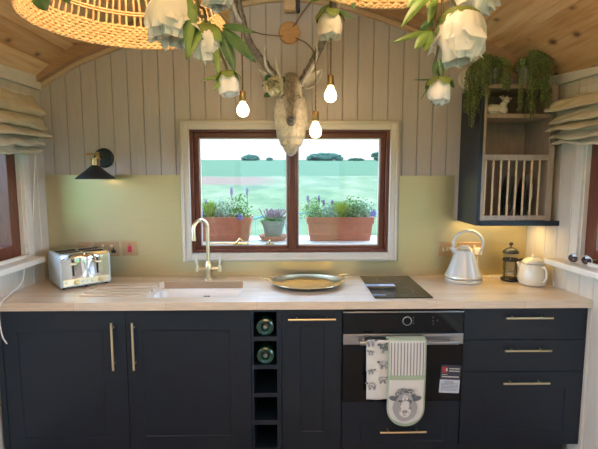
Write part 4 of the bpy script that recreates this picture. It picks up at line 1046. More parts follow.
# left cluster
hanging('big white silk peony in front of the left wicker shade',[(180,-10,Y1),(200,-40,1.25)],(176,-1),Y1,(-.12,-.2,-1),.115,'full','petal_white','petal_cream',
  [(p3(190,-6,1.16),p3(188,58,1.14),.040,'leaf_light',.05),(p3(196,2,1.15),p3(186,60,1.18),.030,'leaf_light',.04)],3)
hanging('white silk peony cut off by the top edge, above the hanging leaves',[(216,-32,1.25)],(217,-24),1.22,(.0,-.1,-1),.085,'full','petal_white','petal_white',[],5)
hanging('drooping white silk peony with a yellow heart, behind the long leaves',[(204,10,1.22),(196,-10,1.22)],(206,26),1.20,(.05,.1,-1),.088,'full','petal_white','petal_yellow',
  [(p3(204,20,1.18),p3(187,60,1.14),.035,'leaf_light',.06),(p3(207,24,1.19),p3(222,42,1.16),.04,'leaf_light',.1)],8)
hanging('long curved stem ending in a closed white peony bud with green sepals',[(226,66,1.18),(220,52,1.18),(214,36,1.18),(205,18,1.18),(197,0,1.18)],(227,73),1.18,(.12,-.1,-1),.066,'bud','petal_white','petal_cream',
  [(p3(222,25,1.18),p3(255,33,1.15),.030,'leaf_dark',.08),(p3(222,27,1.18),p3(256,63,1.13),.042,'leaf_dark',.05),(p3(221,30,1.18),p3(235,72,1.16),.040,'leaf_dark',.04),
   (p3(216,44,1.18),p3(219,80,1.16),.022,'leaf_light',.04),(p3(227,74,1.18),p3(200,81,1.17),.014,'leaf_light',.03),(p3(225,76,1.17),p3(213,90,1.15),.022,'leaf_light',.05),(p3(210,20,1.18),p3(200,42,1.16),.03,'leaf_dark',.05)],12)
hanging('green peony leaves hanging across the left wicker shade at the top edge',[(45,-20,1.10),(50,-40,1.15)],(44,-9),1.1,(0,0,-1),.06,None,None,None,
  [(p3(34,-12,1.1),p3(47,11,1.08),.055,'leaf_dark',.05),(p3(60,-14,1.1),p3(70,4,1.08),.035,'leaf_dark',.05),(p3(40,-10,1.1),p3(33,2,1.09),.03,'leaf_light',.05)],14)
# centre bud over the right antler
hanging('closed blush peony bud hanging in front of the right antler',[(331,0,1.30),(336,-14,1.30)],(330,12),1.30,(0,-.05,-1),.080,'bud','petal_cream','petal_white',
  [(p3(331,10,1.3),p3(355,19,1.28),.018,'leaf_dark',.10),(p3(352,-6,1.3),p3(354,10,1.28),.028,'leaf_dark',.05),(p3(326,-8,1.3),p3(310,2,1.28),.03,'leaf_light',.05),(p3(330,4,1.3),p3(318,12,1.29),.014,'leaf_light',.05)],17)
# right cluster
hanging('big white silk peony hanging open below its leafy calyx, right of centre',[(451,-4,Y1),(448,-20,Y1)],(459,13),Y1,(.0,-.12,-1),.126,'full','petal_white','petal_cream',
  [(p3(452,8),p3(434,38,1.17),.026,'leaf_light',.07)],21)
hanging('white silk peony cut off by the top edge, above the big right peony',[(470,-40,1.27)],(471,-23),1.26,(.10,0,-1),.11,'full','petal_white','petal_white',[],25)
hanging('closed white peony bud lowest on the right-hand stem',[(436,62,1.18),(438,48,1.18),(440,30,1.19),(443,8,1.19),(442,-12,1.2)],(440,79),1.18,(-.05,-.1,-1),.070,'bud','petal_white','petal_pink',
  [(p3(441,80,1.18),p3(412,80,1.17),.008,'leaf_dark',.03),(p3(432,80,1.18),p3(421,100,1.17),.008,'leaf_dark',.06),(p3(436,58,1.18),p3(434,80,1.16),.020,'leaf_dark',.04),(p3(440,58,1.18),p3(443,78,1.16),.018,'leaf_dark',.04)],29)
hanging('spray of pale green leaves hanging left of the big right peony',[(436,6,1.17),(438,-16,1.18)],(433,30),1.16,(0,0,-1),.05,None,None,None,
  [(p3(432,30,1.16),p3(391,43,1.13),.024,'leaf_light',.05),(p3(430,30,1.16),p3(414,50,1.12),.036,'leaf_light',.06),(p3(432,30,1.16),p3(424,52,1.13),.034,'leaf_light',.06),(p3(436,18,1.17),p3(419,31,1.15),.032,'leaf_dark',.10),
   (p3(430,-10,1.17),p3(400,29,1.12),.032,'leaf_light',.07),(p3(434,-10,1.17),p3(409,16,1.14),.032,'leaf_light',.08),(p3(424,-12,1.17),p3(406,8,1.14),.03,'leaf_light',.05),(p3(436,-6,1.17),p3(428,24,1.15),.030,'leaf_light',.05),(p3(438,0,1.16),p3(426,8,1.14),.02,'leaf_light',.05)],33)
# small ivory rose tucked by the stag's ear
q=W(274.5,87,1,2.585); t=thing('silk_rose','ivory silk rose tucked beside the left ear of the stag head','flower',q); inv=Matrix.Translation(q).inverted()
ax=Vector((-.05,-1,.12)); o,i,s=peony(q+Vector((0,.045,-.005)),ax,.10,'full',seed=41)
for mb,n,m in ((o,'petals','petal_ivory'),(i,'inner_petals','petal_ivory')):
    c=mb.build(n,m,t,fixn=False,auto=60); c.matrix_parent_inverse=inv
for b,tp in (((272,92),(263.5,97)),((270,85),(262,86)),((268,82),(267,74)),((281,82),(285,77))):
    mb=MB(); leaf(mb,W(*b,1,2.61),W(*tp,1,2.60),.035); c=mb.build('leaf','leaf_dark',t,fixn=False); c.matrix_parent_inverse=inv
# ------------------------------------------------------------------ wicker pendant shades
def wicker(c,Rm,Hh,label,nsp=76,power=.35):
    t=thing('wicker_pendant',label,'lamp',c,0,None)
    def rad(h): # dome profile, h 0..1
        return Rm*math.sqrt(max(0,1-(h*.97)**2.2))
    bh=.064
    # woven rim band: strands weave in and out round upright stakes
    mb=MB(); rows=8
    for k in range(rows):
        z=k*bh/(rows-1); h=z/Hh; pts=[]; n=nsp*4
        for i in range(n):
            a=2*PI*i/n; w=.0042*math.sin(a*nsp+ (PI if k%2 else 0)); r=rad(h)+w; pts.append((r*math.cos(a),r*math.sin(a),z+.0012*math.sin(a*13+k)))
        mb.tube(pts,.0054,5,closed=True)
    mb.build('woven_band','rattan',t,auto=80)
    mb=MB()
    for k in range(3):
        n=160; mb.tube([((rad(0)+.002+.004*math.cos(a*40+k*2.1))*math.cos(a),(rad(0)+.002+.004*math.cos(a*40+k*2.1))*math.sin(a),-.004+.004*math.sin(a*40+k*2.1)) for a in [2*PI*i/n for i in range(n)]],.0042,5,closed=True)
    mb.build('rim_braid','rattan',t,auto=80)
    mb=MB()
    for i in range(nsp):
        a=2*PI*(i+R.uniform(-.18,.18))/nsp; P=[]
        for j in range(11):
            h=j/10*.985; P.append((rad(h)*math.cos(a),rad(h)*math.sin(a),h*Hh))
        mb.tube(P,.0043,5)
    o=mb.build('spokes','rattan',t,auto=80)
    mb=MB()
    for h in (.40,.43,.66,.69,.88):
        for q in (-.004,.004):
            r=rad(h)+q; mb.tube([(r*math.cos(a),r*math.sin(a),h*Hh) for a in [2*PI*i/80 for i in range(80)]],.0035,5,closed=True)
    mb.build('hoops','rattan',t,auto=80)
    zc=ceil_z(c[0])-c[2]
    MB().tube([(0,0,Hh-.01),(0,0,zc+.003)],.004,8).build('cord','cord',t)
    MB().lathe([(.001,zc+.002),(.05,zc+.002),(.05,zc-.02),(.001,zc-.025)],n=24).build('ceiling_rose','white_plastic',t)
    MB().lathe([(.02,Hh-.01),(.022,Hh-.03),(.018,Hh-.06)],n=18).build('lamp_socket','aged_brass',t)
    MB().ball((0,0,Hh-.09),.030,None,.034,20,12).build('bulb','bulb_glow',t)
    return Vector(c)+Vector((0,0,Hh-.10))
bc=Vector((-.495,1.444,2.025)); B1=wicker(bc,.30,.25,'wide wicker dome pendant shade at top left, lit from inside')
fr=W(385,6.5,1,1.32); B2=wicker(Vector((fr.x,1.07,fr.z)),.24,.20,'smaller wicker pendant shade just cut by the top edge, right of centre',60)
# ------------------------------------------------------------------ plate rack wall cabinet
UX0,UX1=1.062,1.488; UY=2.52; UZ0,UZ1=1.290,2.045
t=thing('plate_rack_cabinet','navy wall cabinet with a wooden plate rack and open shelves','cabinet',(UX0,YB,UZ0)); inv=Matrix.Translation(t.location).inverted()
def U(mb,n,m,**k): o=mb.build(n,m,t,**k); o.matrix_parent_inverse=inv; return o
U(MB().box(UX0-.004,UX0+.016,UY-.002,YB-.001,UZ0-.028,UZ1),'side_panel','navy',bevel=.0015)['label']='navy painted side panel'
U(MB().box(UX0+.016,XR(UY)-.004,UY-.012,YB-.006,UZ0-.028,UZ0),'bottom_shelf','navy',bevel=.0015)['label']='navy painted bottom board'
mb=MB(); x0,x1=UX0+.016,UX1-.002; yb=YB-.006
mb.box(x0,x0+.016,UY,yb,UZ0,UZ1); mb.box(x1-.032,x1,UY,yb,UZ0,UZ1); mb.box(x0+.016,x1-.032,UY,yb,UZ1-.02,UZ1); mb.box(x0+.016,x1-.032,yb-.008,yb,UZ0,UZ1-.02)
mb.box(x0+.016,x1-.032,UY,yb-.008,1.865,1.887)
U(mb,'carcase','rack_wood',bevel=.0015)
for q_,n_ in (((x0+.016,x1-.032,UY+.002,UY+.026,1.632,1.664),'rack_rail'),((x0+.016,x1-.032,UY+.002,UY+.026,UZ0+.001,UZ0+.03),'rack_rail'),((x0+.016,x1-.032,UY+.17,UY+.19,1.632,1.656),'rack_rail'),((x0+.016,x1-.032,UY+.026,yb-.008,UZ0+.001,UZ0+.014),'rack_floor')): U(MB().box(*q_),n_,'rack_wood',bevel=.0015)
n=8; gx=[x0+.020+(x1-.036-x0-.020)*k/n for k in range(n)]
for k in range(n): 
    if k<8: U(MB().tube([(gx[k]+.006,UY+.013,UZ0+.025),(gx[k]+.006,UY+.013,1.640)],.0058,10),'dowel','pale_wood')
U(MB().box(UX0+.05,UX1-.04,UY+.142,UY+.158,UZ0-.036,UZ0-.0285),'light_strip','strip_glow')
# plates standing in the rack
for k,(px,r,m,lab) in enumerate(((511,.122,'plate_dark','dark plate standing leftmost in the rack'),(517,.126,'plate_white','large pale plate standing second in the rack'),(527.5,.118,'plate_dark','dark plate standing third in the rack'),(533,.125,'plate_white','pale rimmed plate standing rightmost in the rack'))):
    X=W(px,190,1,2.64).x
    mb=MB(); mb.lathe([(.001,.003),(.6*r,.003),(.66*r,.010),(r,.018),(r,.0205),(.64*r,.013),(.58*r,.006),(.001,.006)],n=48,axis='x'); mb.v=[Vector((-p.x,p.y,p.z)) for p in mb.v]
    o=mb.build('dinner_plate',m,None,(X,UY+.150,UZ0+.0145+r),(0,math.radians(3),math.radians(-16))); tag(o,lab,'plate',None)
# white reclining lamb figure on the top shelf
fx=W(484,113,1,2.56).x; q=Vector((W(496,113,1,2.58).x,2.585,1.8875))
t=thing('animal_figurine','small white ceramic lying animal on the top shelf of the plate rack','figurine',q)
mb=MB(); mb.ball((-.015,0,.030),.055,.030,.032,24,14,.08,3); mb.ball((.035,-.008,.026),.030,.024,.026,18,12); mb.tube(smoothpath([(.025,-.02,.008),(-.01,-.034,.010),(-.05,-.03,.008)]),.009,8)
mb.tube([(.030,0,.035),(.046,-.004,.066),(.052,-.006,.078)],[.022,.017,.014],14); mb.build('body','cream',t,auto=80)
mb=MB(); mb.ball((.050,-.014,.082),.017,.024,.017,18,12); mb.ball((.050,-.036,.074),.010,.010,.009,14,8); 
for s in (-1,1): mb.tube([(.050+s*.010,-.005,.086),(.050+s*.034,-.006,.098-.006*s)],[.008,.004],8); mb.tube([(.050+s*.006,-.002,.094),(.050+s*.012,0,.112)],[.004,.0015],6)
mb.build('head','cream',t,auto=80)
# white round fitting on the wall
q=W(469,79,1,YB); t=thing('smoke_alarm','round white domed smoke alarm on the boards behind the trailing plant','smoke alarm',(q.x,YB,q.z))
MB().lathe([(.001,0),(.070,0),(.072,-.006),(.070,-.018),(.062,-.026),(.060,-.024),(.049,-.024),(.046,-.034),(.030,-.042),(.001,-.044)],n=44,axis='y').build('housing','cream',t)
MB().lathe([(.001,-.043),(.014,-.0435),(.013,-.047),(.001,-.0475)],n=20,axis='y').build('test_button','white_plastic',t)
# trailing string-of-pearls plants
def octa(mb,c,r):
    v=[mb.V(c+Vector(d)*r) for d in ((1,0,0),(-1,0,0),(0,1,0),(0,-1,0),(0,0,1),(0,0,-1))]
    for a,b,c_ in ((0,2,4),(2,1,4),(1,3,4),(3,0,4),(2,0,5),(1,2,5),(3,1,5),(0,3,5)): mb.F((v[a],v[b],v[c_]))
def pearls(center,label,pr,ph,strands,seed):
    rq=random.Random(seed); t=thing('trailing_plant',label,'plant',center)
    MB().lathe([(.75*pr,0),(pr,ph),(pr*1.04,ph),(pr*1.04,ph-.012),(pr*.92,ph-.014),(.001,ph-.014)],n=28).build('plant_pot','grey_pot',t)
    mb=MB(); st=MB()
    for ox,oy,zt,zbm,n,jx in strands:
        for k in range(n):
            a=rq.uniform(0,2*PI); 
            ex=ox+rq.uniform(-jx,jx); ey=oy+rq.uniform(-.028,.028); zend=(zbm-.055)*rq.uniform(.6,1.05)
            P=smoothpath([Vector((rq.uniform(-.3,.3)*pr,rq.uniform(-.3,.3)*pr,ph)),Vector((ex*.6,ey*.6,zt*rq.uniform(.85,1.05))),Vector((ex*.97,ey*.98,zt*.72)),Vector((ex+rq.uniform(-.006,.006),ey,(zt*.6+zend)/2)),Vector((ex+rq.uniform(-.012,.012),ey,zend))],14)
            st.tube(P[::4]+[P[-1]],.0010,4,caps=False)
            for i in range(len(P)-1):
                m_=max(1,int((P[i+1]-P[i]).length/.0075))
                for j in range(m_):
                    c=P[i].lerp(P[i+1],j/m_); d=Vector((rq.uniform(-1,1),rq.uniform(-1,1),rq.uniform(-1,.6)))*.0065; octa(mb,c+d,rq.uniform(.0040,.0056))
    for _ in range(520):
        a=rq.uniform(0,2*PI); b=rq.uniform(0,PI/2); k_=rq.uniform(.75,1.05); octa(mb,Vector((pr*1.35*math.cos(a)*math.cos(b)*k_,pr*1.35*math.sin(a)*math.cos(b)*k_,ph+.06*math.sin(b)*k_)),rq.uniform(.004,.0058))
    mb.build('foliage','pearls',t,smooth=True,auto=180,fixn=False); st.build('stems','stem',t,fixn=False)
zc_=UZ1+.001
a=W(484,80,1,2.60); pearls(Vector((1.155,2.63,zc_)),'trailing pearl plant spilling over the left side of the plate rack','' or .052,.10,
  [(-.130,-.05,.14,-.17,12,.022),(-.112,-.09,.15,-.10,12,.022),(-.085,-.125,.16,-.03,10,.03),(.035,-.13,.15,.01,7,.025),(-.13,.0,.13,-.09,8,.02),(.0,-.05,.165,.07,8,.06),(-.06,-.05,.165,.05,8,.05)],5)
pearls(Vector((1.345,2.60,zc_)),'trailing pearl plant hanging over the front of the plate rack',.055,.10,
  [(-.03,-.115,.17,-.14,9,.022),(-.085,-.11,.14,-.10,5,.012),(.045,-.112,.16,-.05,10,.028),(.0,-.105,.175,.0,12,.05),(.04,-.08,.16,.02,6,.04),(.02,-.112,.15,-.09,5,.05)],9)
# ------------------------------------------------------------------ roman blinds
def blind(side,y0,y1,ztop,zbot,proj,label,folds,seed):
    Xf=XL if side<0 else XR; t=thing('roman_blind',label,'blind',(Xf((y0+y1)/2),(y0+y1)/2,ztop))
    inv=Matrix.Translation(t.location).inverted()
    # cross-section: (projection from wall, z)
    prof=[(.03,ztop)]
    z=ztop; n=len(folds)
    for k,(dz,p) in enumerate(folds):
        prof+= [(p*.62,z-dz*.25),(p*.86,z-dz*.62),(p,z-dz*.95),(p*.97,z-dz*1.08),(p*.80,z-dz*1.06),(p*.45,z-dz*.84)]; z-=dz
        
    P=smoothpath([Vector((a,0,b)) for a,b in prof],3)
    mb=MB(); ny=60
    def fn(u,v):
        i=v*(len(P)-1); k=min(int(i),len(P)-2); f=i-k; p=P[k].lerp(P[k+1],f); y=y0+(y1-y0)*u
        e=math.sin(PI*min(1,max(0,u)))**.3
        wv=.022*noise.noise(Vector((y*5+seed,p.z*16,seed)))+.010*noise.noise(Vector((y*19+p.z*20,p.z*30,seed+5)))
        sag=-.018*math.sin(PI*u)*max(0,v-.15)+.018*noise.noise(Vector((y*6,v*6,seed)))*v*2
        pr=max(.012,p.x+wv*(1+p.x*6)); return Vector((Xf(y)-side*pr if side>0 else Xf(y)+pr,y+ .010*noise.noise(Vector((v*9,seed,u*2)))*(1 if u<.05 or u>.95 else .2)*2,p.z+sag))
    mb.grid(fn,ny,len(P)*2)
    o=mb.build('fabric','linen',t,fixn=False,auto=80); o.matrix_parent_inverse=inv; md=o.modifiers.new('s','SOLIDIFY'); md.thickness=.004
    mb=MB(); 
    xa,xb=Xf(y0),Xf(y1); s=-side
    i=mb.ring([(xa+s*.001,y0+.02,ztop-.03),(xa+s*.032,y0+.02,ztop-.03),(xa+s*.032,y0+.02,ztop+.004),(xa+s*.001,y0+.02,ztop+.004)]); j=mb.ring([(xb+s*.001,y1-.02,ztop-.03),(xb+s*.032,y1-.02,ztop-.03),(xb+s*.032,y1-.02,ztop+.004),(xb+s*.001,y1-.02,ztop+.004)])
    mb.bridge(i,j); mb.F(i); mb.F(j[::-1]); o=mb.build('headrail','white_plastic',t); o.matrix_parent_inverse=inv
blind(-1,1.05,2.66,1.995,1.64,.10,'cream roman blind gathered in folds above the left-hand window',[(.10,.095),(.08,.125),(.05,.145),(.045,.115),(.045,.08)],2)
blind(1,1.0,2.49,1.965,1.70,.10,'cream roman blind gathered in folds above the right-hand window',[(.070,.13),(.065,.12),(.042,.15),(.04,.11),(.04,.08)],7)
# white flex hanging down the left corner to the worktop
mb=MB(); mb.tube(smoothpath([W(36,150,1,2.64),W(34,185,1,2.64),W(33,215,1,2.64),W(29,238,1,2.62),W(26,255,1,2.55)],8)+smoothpath([W(25,262,1,2.50),W(22,282,1,2.44),W(10,294,1,2.33),W(1,303,1,2.213),W(-1,315,1,2.20),W(2,335,1,2.212),W(7,344,1,2.215)],8),.0032,8)
o=mb.build('mains_cable','white_plastic'); tag(o,'thin white cable trailing down the left corner and over the worktop edge','cable')
# ------------------------------------------------------------------ outside
import itertools
mb=MB(); nx,ny=40,80
def gz(y): return -.6+6.8*(max(0,y-4)/146)**1.25 if y<150 else -.6+6.8-(y-150)*.02
def fn(u,v):
    y=3.1+ (260-3.1)*v**1.8; x=(u-.5)*2*(20+y*1.1); return Vector((x,y,gz(y)+.10*noise.noise(Vector((x*.05,y*.05,0)))*min(1,y/20)*(1 if y<120 else .3)))
mb.grid(fn,nx,ny); o=mb.build('meadow','meadow',fixn=False,auto=180); tag(o,'pale green meadow and fields rising to the horizon beyond the window','field',None,'structure')
# surroundings to the sides and behind: flat grass
mb=MB().box(-60,60,-60,3.1,-.75,-.6); o=mb.build('lawn','foliage',smooth=False); tag(o,'grass around the hut','lawn',None,'structure')
# planter shelf outside
mb=MB(); mb.box(-.78,.78,YB+.13,YB+.56,1.065,1.090); 
for x in (-.7,0,.7): mb.box(x-.015,x+.015,YB+.13,YB+.5,1.02,1.0645); mb.box(x-.015,x+.015,YB+.121,YB+.15,.75,1.02)
o=mb.build('planter_shelf','white_shelf',smooth=False); tag(o,'pale shelf outside the window carrying the flower troughs','shelf')
SZ=1.0905; PY=3.17
def trough(px0,px1,label,plants,seed):
    a=W(px0,243,1,PY-.08); b=W(px1,243,1,PY-.08); xc=(a.x+b.x)/2; L=(b.x-a.x)/2; h=W(px0,217.5,1,PY-.09).z-SZ
    t=thing('flower_trough',label,'planter',(xc,PY,SZ)); w=.085
    mb=MB(); q=[(L-.02,w-.018,0),(L-.012,w-.010,.04),(L-.010,w-.009,.042),(L-.010,w-.009,.05),(L-.012,w-.011,.052),(L-.004,w-.004,h-.045),(L+.004,w+.004,h-.044),(L+.006,w+.006,h),(L-.006,w-.006,h),(L-.01,w-.01,h-.03)]
    rs=[mb.ring([(-l,-v,z),(l,-v,z),(l,v,z),(-l,v,z)]) for l,v,z in q]
    for c,d in zip(rs,rs[1:]): mb.bridge(c,d)
    mb.F(rs[0]); mb.F(rs[-1]); mb.build('trough_box','terracotta',t,bevel=.003)
    rq=random.Random(seed)
    for nm,m,fx,fz,rx,hh,kind in plants:
        mb=MB(); X=fx*L
        n={'bush':420,'spike':1}.get(kind,300)
        if kind in('bush','silver'):
            for _ in range(520 if kind=='bush' else 460):
                d=Vector((rq.gauss(0,.42),rq.gauss(0,.42),abs(rq.gauss(.1,.45)))); 
                if d.length>1.15: d*=.7
                c=Vector((X+d.x*rx,d.y*.08,h-.02+d.z*hh*1.45)); u=Vector((rq.uniform(-1,1),rq.uniform(-1,1),rq.uniform(.2,1.2))).normalized()
                s=rq.uniform(.010,.019) if kind=='bush' else rq.uniform(.010,.016); sd=u.orthogonal().normalized(); e=u.cross(sd)*s*(.38 if kind=='bush' else .16)
                i=[mb.V(c),mb.V(c+u*s*.5+e),mb.V(c+u*s*1.2),mb.V(c+u*s*.5-e)]; mb.F(i)
        elif kind=='spray':
            for _ in range(130):
                ang=rq.uniform(-.8,.8); c=Vector((X+rq.uniform(-.3,.3)*rx,rq.uniform(-.04,.04),h-.02)); u=Vector((math.sin(ang)*.7,rq.uniform(-.5,.5),1)).normalized(); l=hh*rq.uniform(.6,1.05); e=Vector((.004,0,0))
                i=[mb.V(c-e),mb.V(c+u*l*.6-e*1.6),mb.V(c+u*l),mb.V(c+u*l*.6+e*1.6),mb.V(c+e)]; mb.F(i)
        elif kind=='spike':
            for k in range(3 if rx>.03 else 1):
                X2=X+rq.uniform(-.6,.6)*rx; tp=h+hh*rq.uniform(.85,1.05); mb.tube([(X2,0,h-.02),(X2+.004,0,tp)],.0024,4)
                for j in range(30): 
                    z=tp-(hh*.36)*j/30; a_=j*2.4; q_=.35+.65*math.sin(PI*min(1,(j+2)/26)); octa(mb,Vector((X2+.007*q_*math.cos(a_),.007*q_*math.sin(a_),z)),.0042*q_+.001)
        elif kind=='pansy':
            for a_ in range(5): mb.ball((X+.012*math.cos(a_*1.256),-.105,h-.002+hh+.012*math.sin(a_*1.256)),.011,.004,.011,10,6)
        mb.build(nm,m,t,fixn=False,smooth=kind=='pansy')
    return t
trough(193,250.5,'terracotta trough of mixed green plants behind the left pane',[('shrub','foliage',.55,0,.11,.115,'bush'),('shrub','foliage',-.75,0,.09,.085,'bush'),('silver_shrub','foliage_silver',-.1,0,.10,.085,'bush'),('lime_shrub','foliage_lime',-.42,0,.06,.14,'spray'),('lavender_spike','lavender',-.80,0,.012,.17,'spike'),('lavender_spike','lavender',.30,0,.012,.21,'spike'),('lavender_spike','lavender',.86,0,.012,.20,'spike'),('lavender_spike','lavender',-.60,0,.01,.12,'spike'),('pansy_flower','pansy',-.7,0,0,.03,'pansy'),('pansy_flower','pansy',.66,0,0,.005,'pansy')],3)
trough(307.5,373,'terracotta trough of mixed green plants behind the right pane',[('shrub','foliage',-.80,0,.10,.095,'bush'),('silver_shrub','foliage_silver',-.25,0,.10,.075,'bush'),('shrub','foliage',.30,0,.09,.095,'bush'),('silver_shrub','foliage_silver',.68,0,.11,.085,'bush'),('shrub','foliage',.45,0,.15,.10,'bush'),('lime_shrub','foliage_lime',.02,0,.055,.14,'spray'),('lavender_spike','lavender',-.95,0,.02,.17,'spike'),('lavender_spike','lavender',-.62,0,.01,.16,'spike'),('lavender_spike','lavender',-.50,0,.01,.13,'spike'),('lavender_spike','lavender',-.22,0,.01,.13,'spike'),('pansy_flower','pansy',.98,0,0,.03,'pansy')],6)
# grey pot of heather in a terracotta saucer
q=W(273.5,240,1,PY); hh=W(273,221,1,PY).z-SZ
t=thing('heather_pot','grey round pot of purple heather standing in a terracotta saucer','flower pot',(q.x,PY,SZ+.004))
MB().lathe([(.060,.010),(.066,.06),(.078,hh-.03),(.084,hh-.028),(.085,hh),(.076,hh),(.072,hh-.02),(.001,hh-.02)],n=36).build('pot','grey_pot',t)
mb=MB(); st=MB(); rq=random.Random(4)
for k in range(60):
    a=rq.uniform(0,2*PI); r=rq.uniform(0,.075); tp=Vector((r*1.35*math.cos(a),r*math.sin(a),hh+rq.uniform(.035,.085))); b=Vector((r*.6*math.cos(a),r*.6*math.sin(a),hh-.02)); st.tube([b,tp],.0012,4)
    for j in range(16): p=tp.lerp(b,j/16*.6); octa(mb,p+Vector((rq.uniform(-1,1),rq.uniform(-1,1),0))*.004,.0045)
mb.build('heather_flowers','heather',t,fixn=False,smooth=False); st.build('stems','foliage',t,fixn=False)
mb=MB()
for k in range(260):
    a=rq.uniform(0,2*PI); r=rq.uniform(0,.085); c=Vector((r*math.cos(a)*1.1,r*math.sin(a),hh+rq.uniform(-.02,.03))); octa(mb,c,rq.uniform(.004,.008))
mb.build('leaves','foliage',t,fixn=False,smooth=False)
o=MB().lathe([(.080,0),(.098,.018),(.104,.034),(.098,.034),(.078,.008),(.001,.006)],n=36).build('plant_saucer','terracotta',None,(q.x,PY,SZ)); tag(o,'terracotta saucer under the grey heather pot','saucer')
# bistro chairs
def chair(px,Y,label,topy,rz):
    b=W(px,topy,1,Y); base=.2; H=b.z-base
    t=thing('bistro_chair',label,'chair',(b.x,Y,base),rz,'bistro chairs outside')
    mb=MB(); w=.20
    mb.tube(smoothpath([(-w,-.02,0),(-w,0,.45),(-w,.0,H-.14),(-w*.82,0,H-.04),(-w*.4,0,H-.003),(w*.4,0,H-.003),(w*.82,0,H-.04),(w,0,H-.14),(w,0,.45),(w,-.02,0)]),.011,8); mb.build('back_frame','chair_blue',t)
    MB().box(-.2,.2,-.38,0,.44,.455).build('seat','chair_blue',t,bevel=.004)
    mb=MB()
    for s in (-.1,0,.1): mb.tube([(s,0,.45),(s,0,H-.008)],.005,6)
    mb.build('back_rails','chair_blue',t)
    for s in (-1,1): MB().tube([(s*.18,-.35,.44),(s*.20,-.38,0)],.010,8).build('leg','chair_blue',t)
chair(266,4.15,'blue metal bistro chair with an arched back behind the heather pot',217,.3)
chair(300,4.95,'blue metal bistro chair mostly hidden behind the mullion and right trough',213,-.2)
o=MB().box(-2.2,2.2,YB+.14,5.2,.12,.199).build('deck','floor_wood'); tag(o,'timber deck outside the window','deck',None,'structure')
mb=MB()
# trees on the horizon
def tree(px0,px1,pyt,Y,label,seed):
    a=W(px0,160,1,Y); b=W(px1,160,1,Y); top=W((px0+px1)/2,pyt,1,Y).z; g=gz(Y)-.3; w=(b.x-a.x)/2; t=thing('field_tree',label,'tree',((a.x+b.x)/2,Y,g)); rq=random.Random(seed)
    H=top-g; mb=MB()
    for k in range(46):
        fx=rq.uniform(-.92,.92); ht=H*(.45+.55*math.sqrt(1-fx*fx)*rq.uniform(.75,1)); r=w*rq.uniform(.10,.17)
        mb.ball((fx*w,rq.uniform(-.3,.3)*w,(ht-r)*rq.uniform(.55,1)),r,r,r*.9,12,8,.7,seed+k)
    mb.ball((0,0,H*.45),w*.85,w*.5,H*.42,20,12,.5,seed+40)
    mb.build('crown','tree_green',t,auto=60); MB().tube([(0,0,0),(0,0,H*.6)],w*.05,8).build('trunk','stem',t)
tree(307,342,152,142,'broad dark tree clump on the horizon in the right pane, beside the mullion',2)
tree(348,364,157.5,142,'low tree clump on the horizon in the middle of the right pane',5)
tree(371,392,150,142,'tree at the right edge of the right pane on the horizon',8)
tree(242,260,154,142,'round tree on the horizon in the left pane',11)
tree(266,273,157,142,'tiny bush on the horizon near the mullion in the left pane',14)
# ------------------------------------------------------------------ light
def lamp(ty,name,loc,e,c,size=.05,**k):
    l=bpy.data.lights.new(name,ty); l.energy=e; l.color=c
    if ty=='POINT': l.shadow_soft_size=size
    o=bpy.data.objects.new(name,l); col.objects.link(o); o.location=loc
    for a,v in k.items(): setattr(l,a,v)
    return o
WARM=(1.0,.72,.42)
for p in LB: lamp('POINT','bulb_light',p+Vector((0,0,.004)),3.6,WARM,.034)
lamp('POINT','pendant_light',B1,10,WARM,.05); lamp('POINT','pendant_light',B2,4,WARM,.05)
lamp('POINT','wall_lamp_light',Vector((lc.x,YB,lc.z))+s0+Vector((0,0,-.03)),1.2,WARM,.022)
o=lamp('AREA','rack_light',((UX0+UX1)/2,UY+.15,UZ0-.040),1.1,(1,.64,.20),shape='RECTANGLE'); o.data.size=.38; o.data.size_y=.02
o=lamp('AREA','ceiling_fill',(0,-.5,1.95),85,(1,.90,.78),shape='DISK'); o.data.size=.35; o.rotation_euler=(PI,0,0)  # added fill behind the viewer that brightens the ceiling; no fitting stands there
# portals steer the sky light through the openings
def portal(loc,rot,sx,sy):
    l=bpy.data.lights.new('portal','AREA'); l.shape='RECTANGLE'; l.size=sx; l.size_y=sy; l.cycles.is_portal=True
    o=bpy.data.objects.new('portal',l); col.objects.link(o); o.location=loc; o.rotation_euler=rot
h=PI/2
portal((XL(1.9)-.11,1.925,1.51),(h,0,-h),1.15,.875); portal((XR(1.8)+.11,1.79,1.51),(h,0,h),1.28,.875)
portal((XL(-.5)-.11,-.55,1.15),(h,0,-h),2.1,1.7); portal((XR(-.5)+.11,-.55,1.15),(h,0,h),2.1,1.7)
portal((0,YF-.11,1.08),(-h,0,0),2,2.05) ; portal((0,YB+.125,1.45),(h,0,0),1.26,.78)
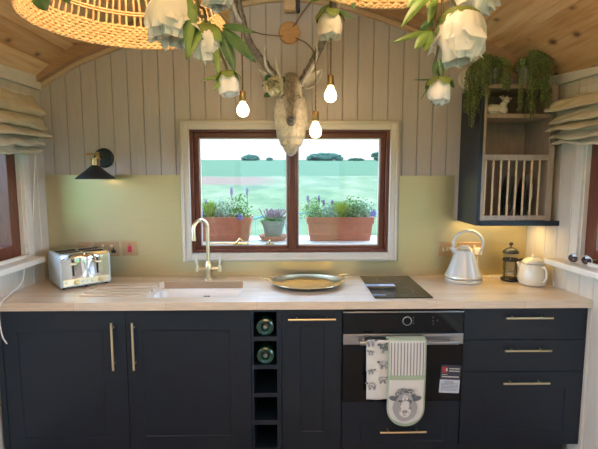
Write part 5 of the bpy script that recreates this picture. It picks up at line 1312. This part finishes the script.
# sky: pale over the field, brightness added to both sides to light the room
w=bpy.data.worlds.new('sky'); S.world=w; w.use_nodes=True; nt=w.node_tree; bg=nt.nodes['Background']
tc=nt.nodes.new('ShaderNodeTexCoord'); sp=nt.nodes.new('ShaderNodeSeparateXYZ'); nt.links.new(tc.outputs['Generated'],sp.inputs[0])
def mr(src,a,b,c,d):
    x=nt.nodes.new('ShaderNodeMapRange'); x.interpolation_type='SMOOTHSTEP'
    for i,v in enumerate((a,b,c,d)): x.inputs[i+1].default_value=v
    nt.links.new(src,x.inputs[0]); return x.outputs[0]
def mm(op,a,b):
    x=nt.nodes.new('ShaderNodeMath'); x.operation=op
    for i,v in ((0,a),(1,b)):
        if isinstance(v,(int,float)): x.inputs[i].default_value=v
        else: nt.links.new(v,x.inputs[i])
    return x.outputs[0]
# room-lighting glow added low to both sides and behind, and high over the field
lowsky=mr(sp.outputs[2],.75,.15,.12,1)
side=mr(mm('ABSOLUTE',sp.outputs[0],0),.45,.85,0,SKY_S); back=mr(sp.outputs[1],.1,-.7,0,SKY_B)
high=mm('MULTIPLY',mr(sp.outputs[2],.14,.45,0,SKY_H),mr(sp.outputs[1],.1,.6,0,1))
st=mm('ADD',mm('ADD',SKY_F,high),mm('MULTIPLY',mm('ADD',side,back),lowsky))
cr=nt.nodes.new('ShaderNodeValToRGB'); e=cr.color_ramp.elements; e[0].position=.5; e[0].color=(.90,.97,1,1); e[1].position=.85; e[1].color=(.40,.66,1,1)
nt.links.new(mr(sp.outputs[2],-1,1,0,1),cr.inputs[0])
mx=nt.nodes.new('ShaderNodeMix'); mx.data_type='RGBA'; nt.links.new(mr(sp.outputs[1],.7,.0,0,1),mx.inputs[0]); nt.links.new(cr.outputs[0],mx.inputs[6]); mx.inputs[7].default_value=(.52,.74,1,1)
nt.links.new(mx.outputs[2],bg.inputs[0]); nt.links.new(st,bg.inputs[1])
S.view_settings.view_transform='Standard'; S.view_settings.look='None'; S.view_settings.gamma=1; S.view_settings.exposure=EXPO
S.cycles.use_denoising=True; S.cycles.max_bounces=10; S.cycles.transparent_max_bounces=16; S.cycles.sample_clamp_indirect=6
S.cycles.caustics_reflective=False; S.cycles.caustics_refractive=False
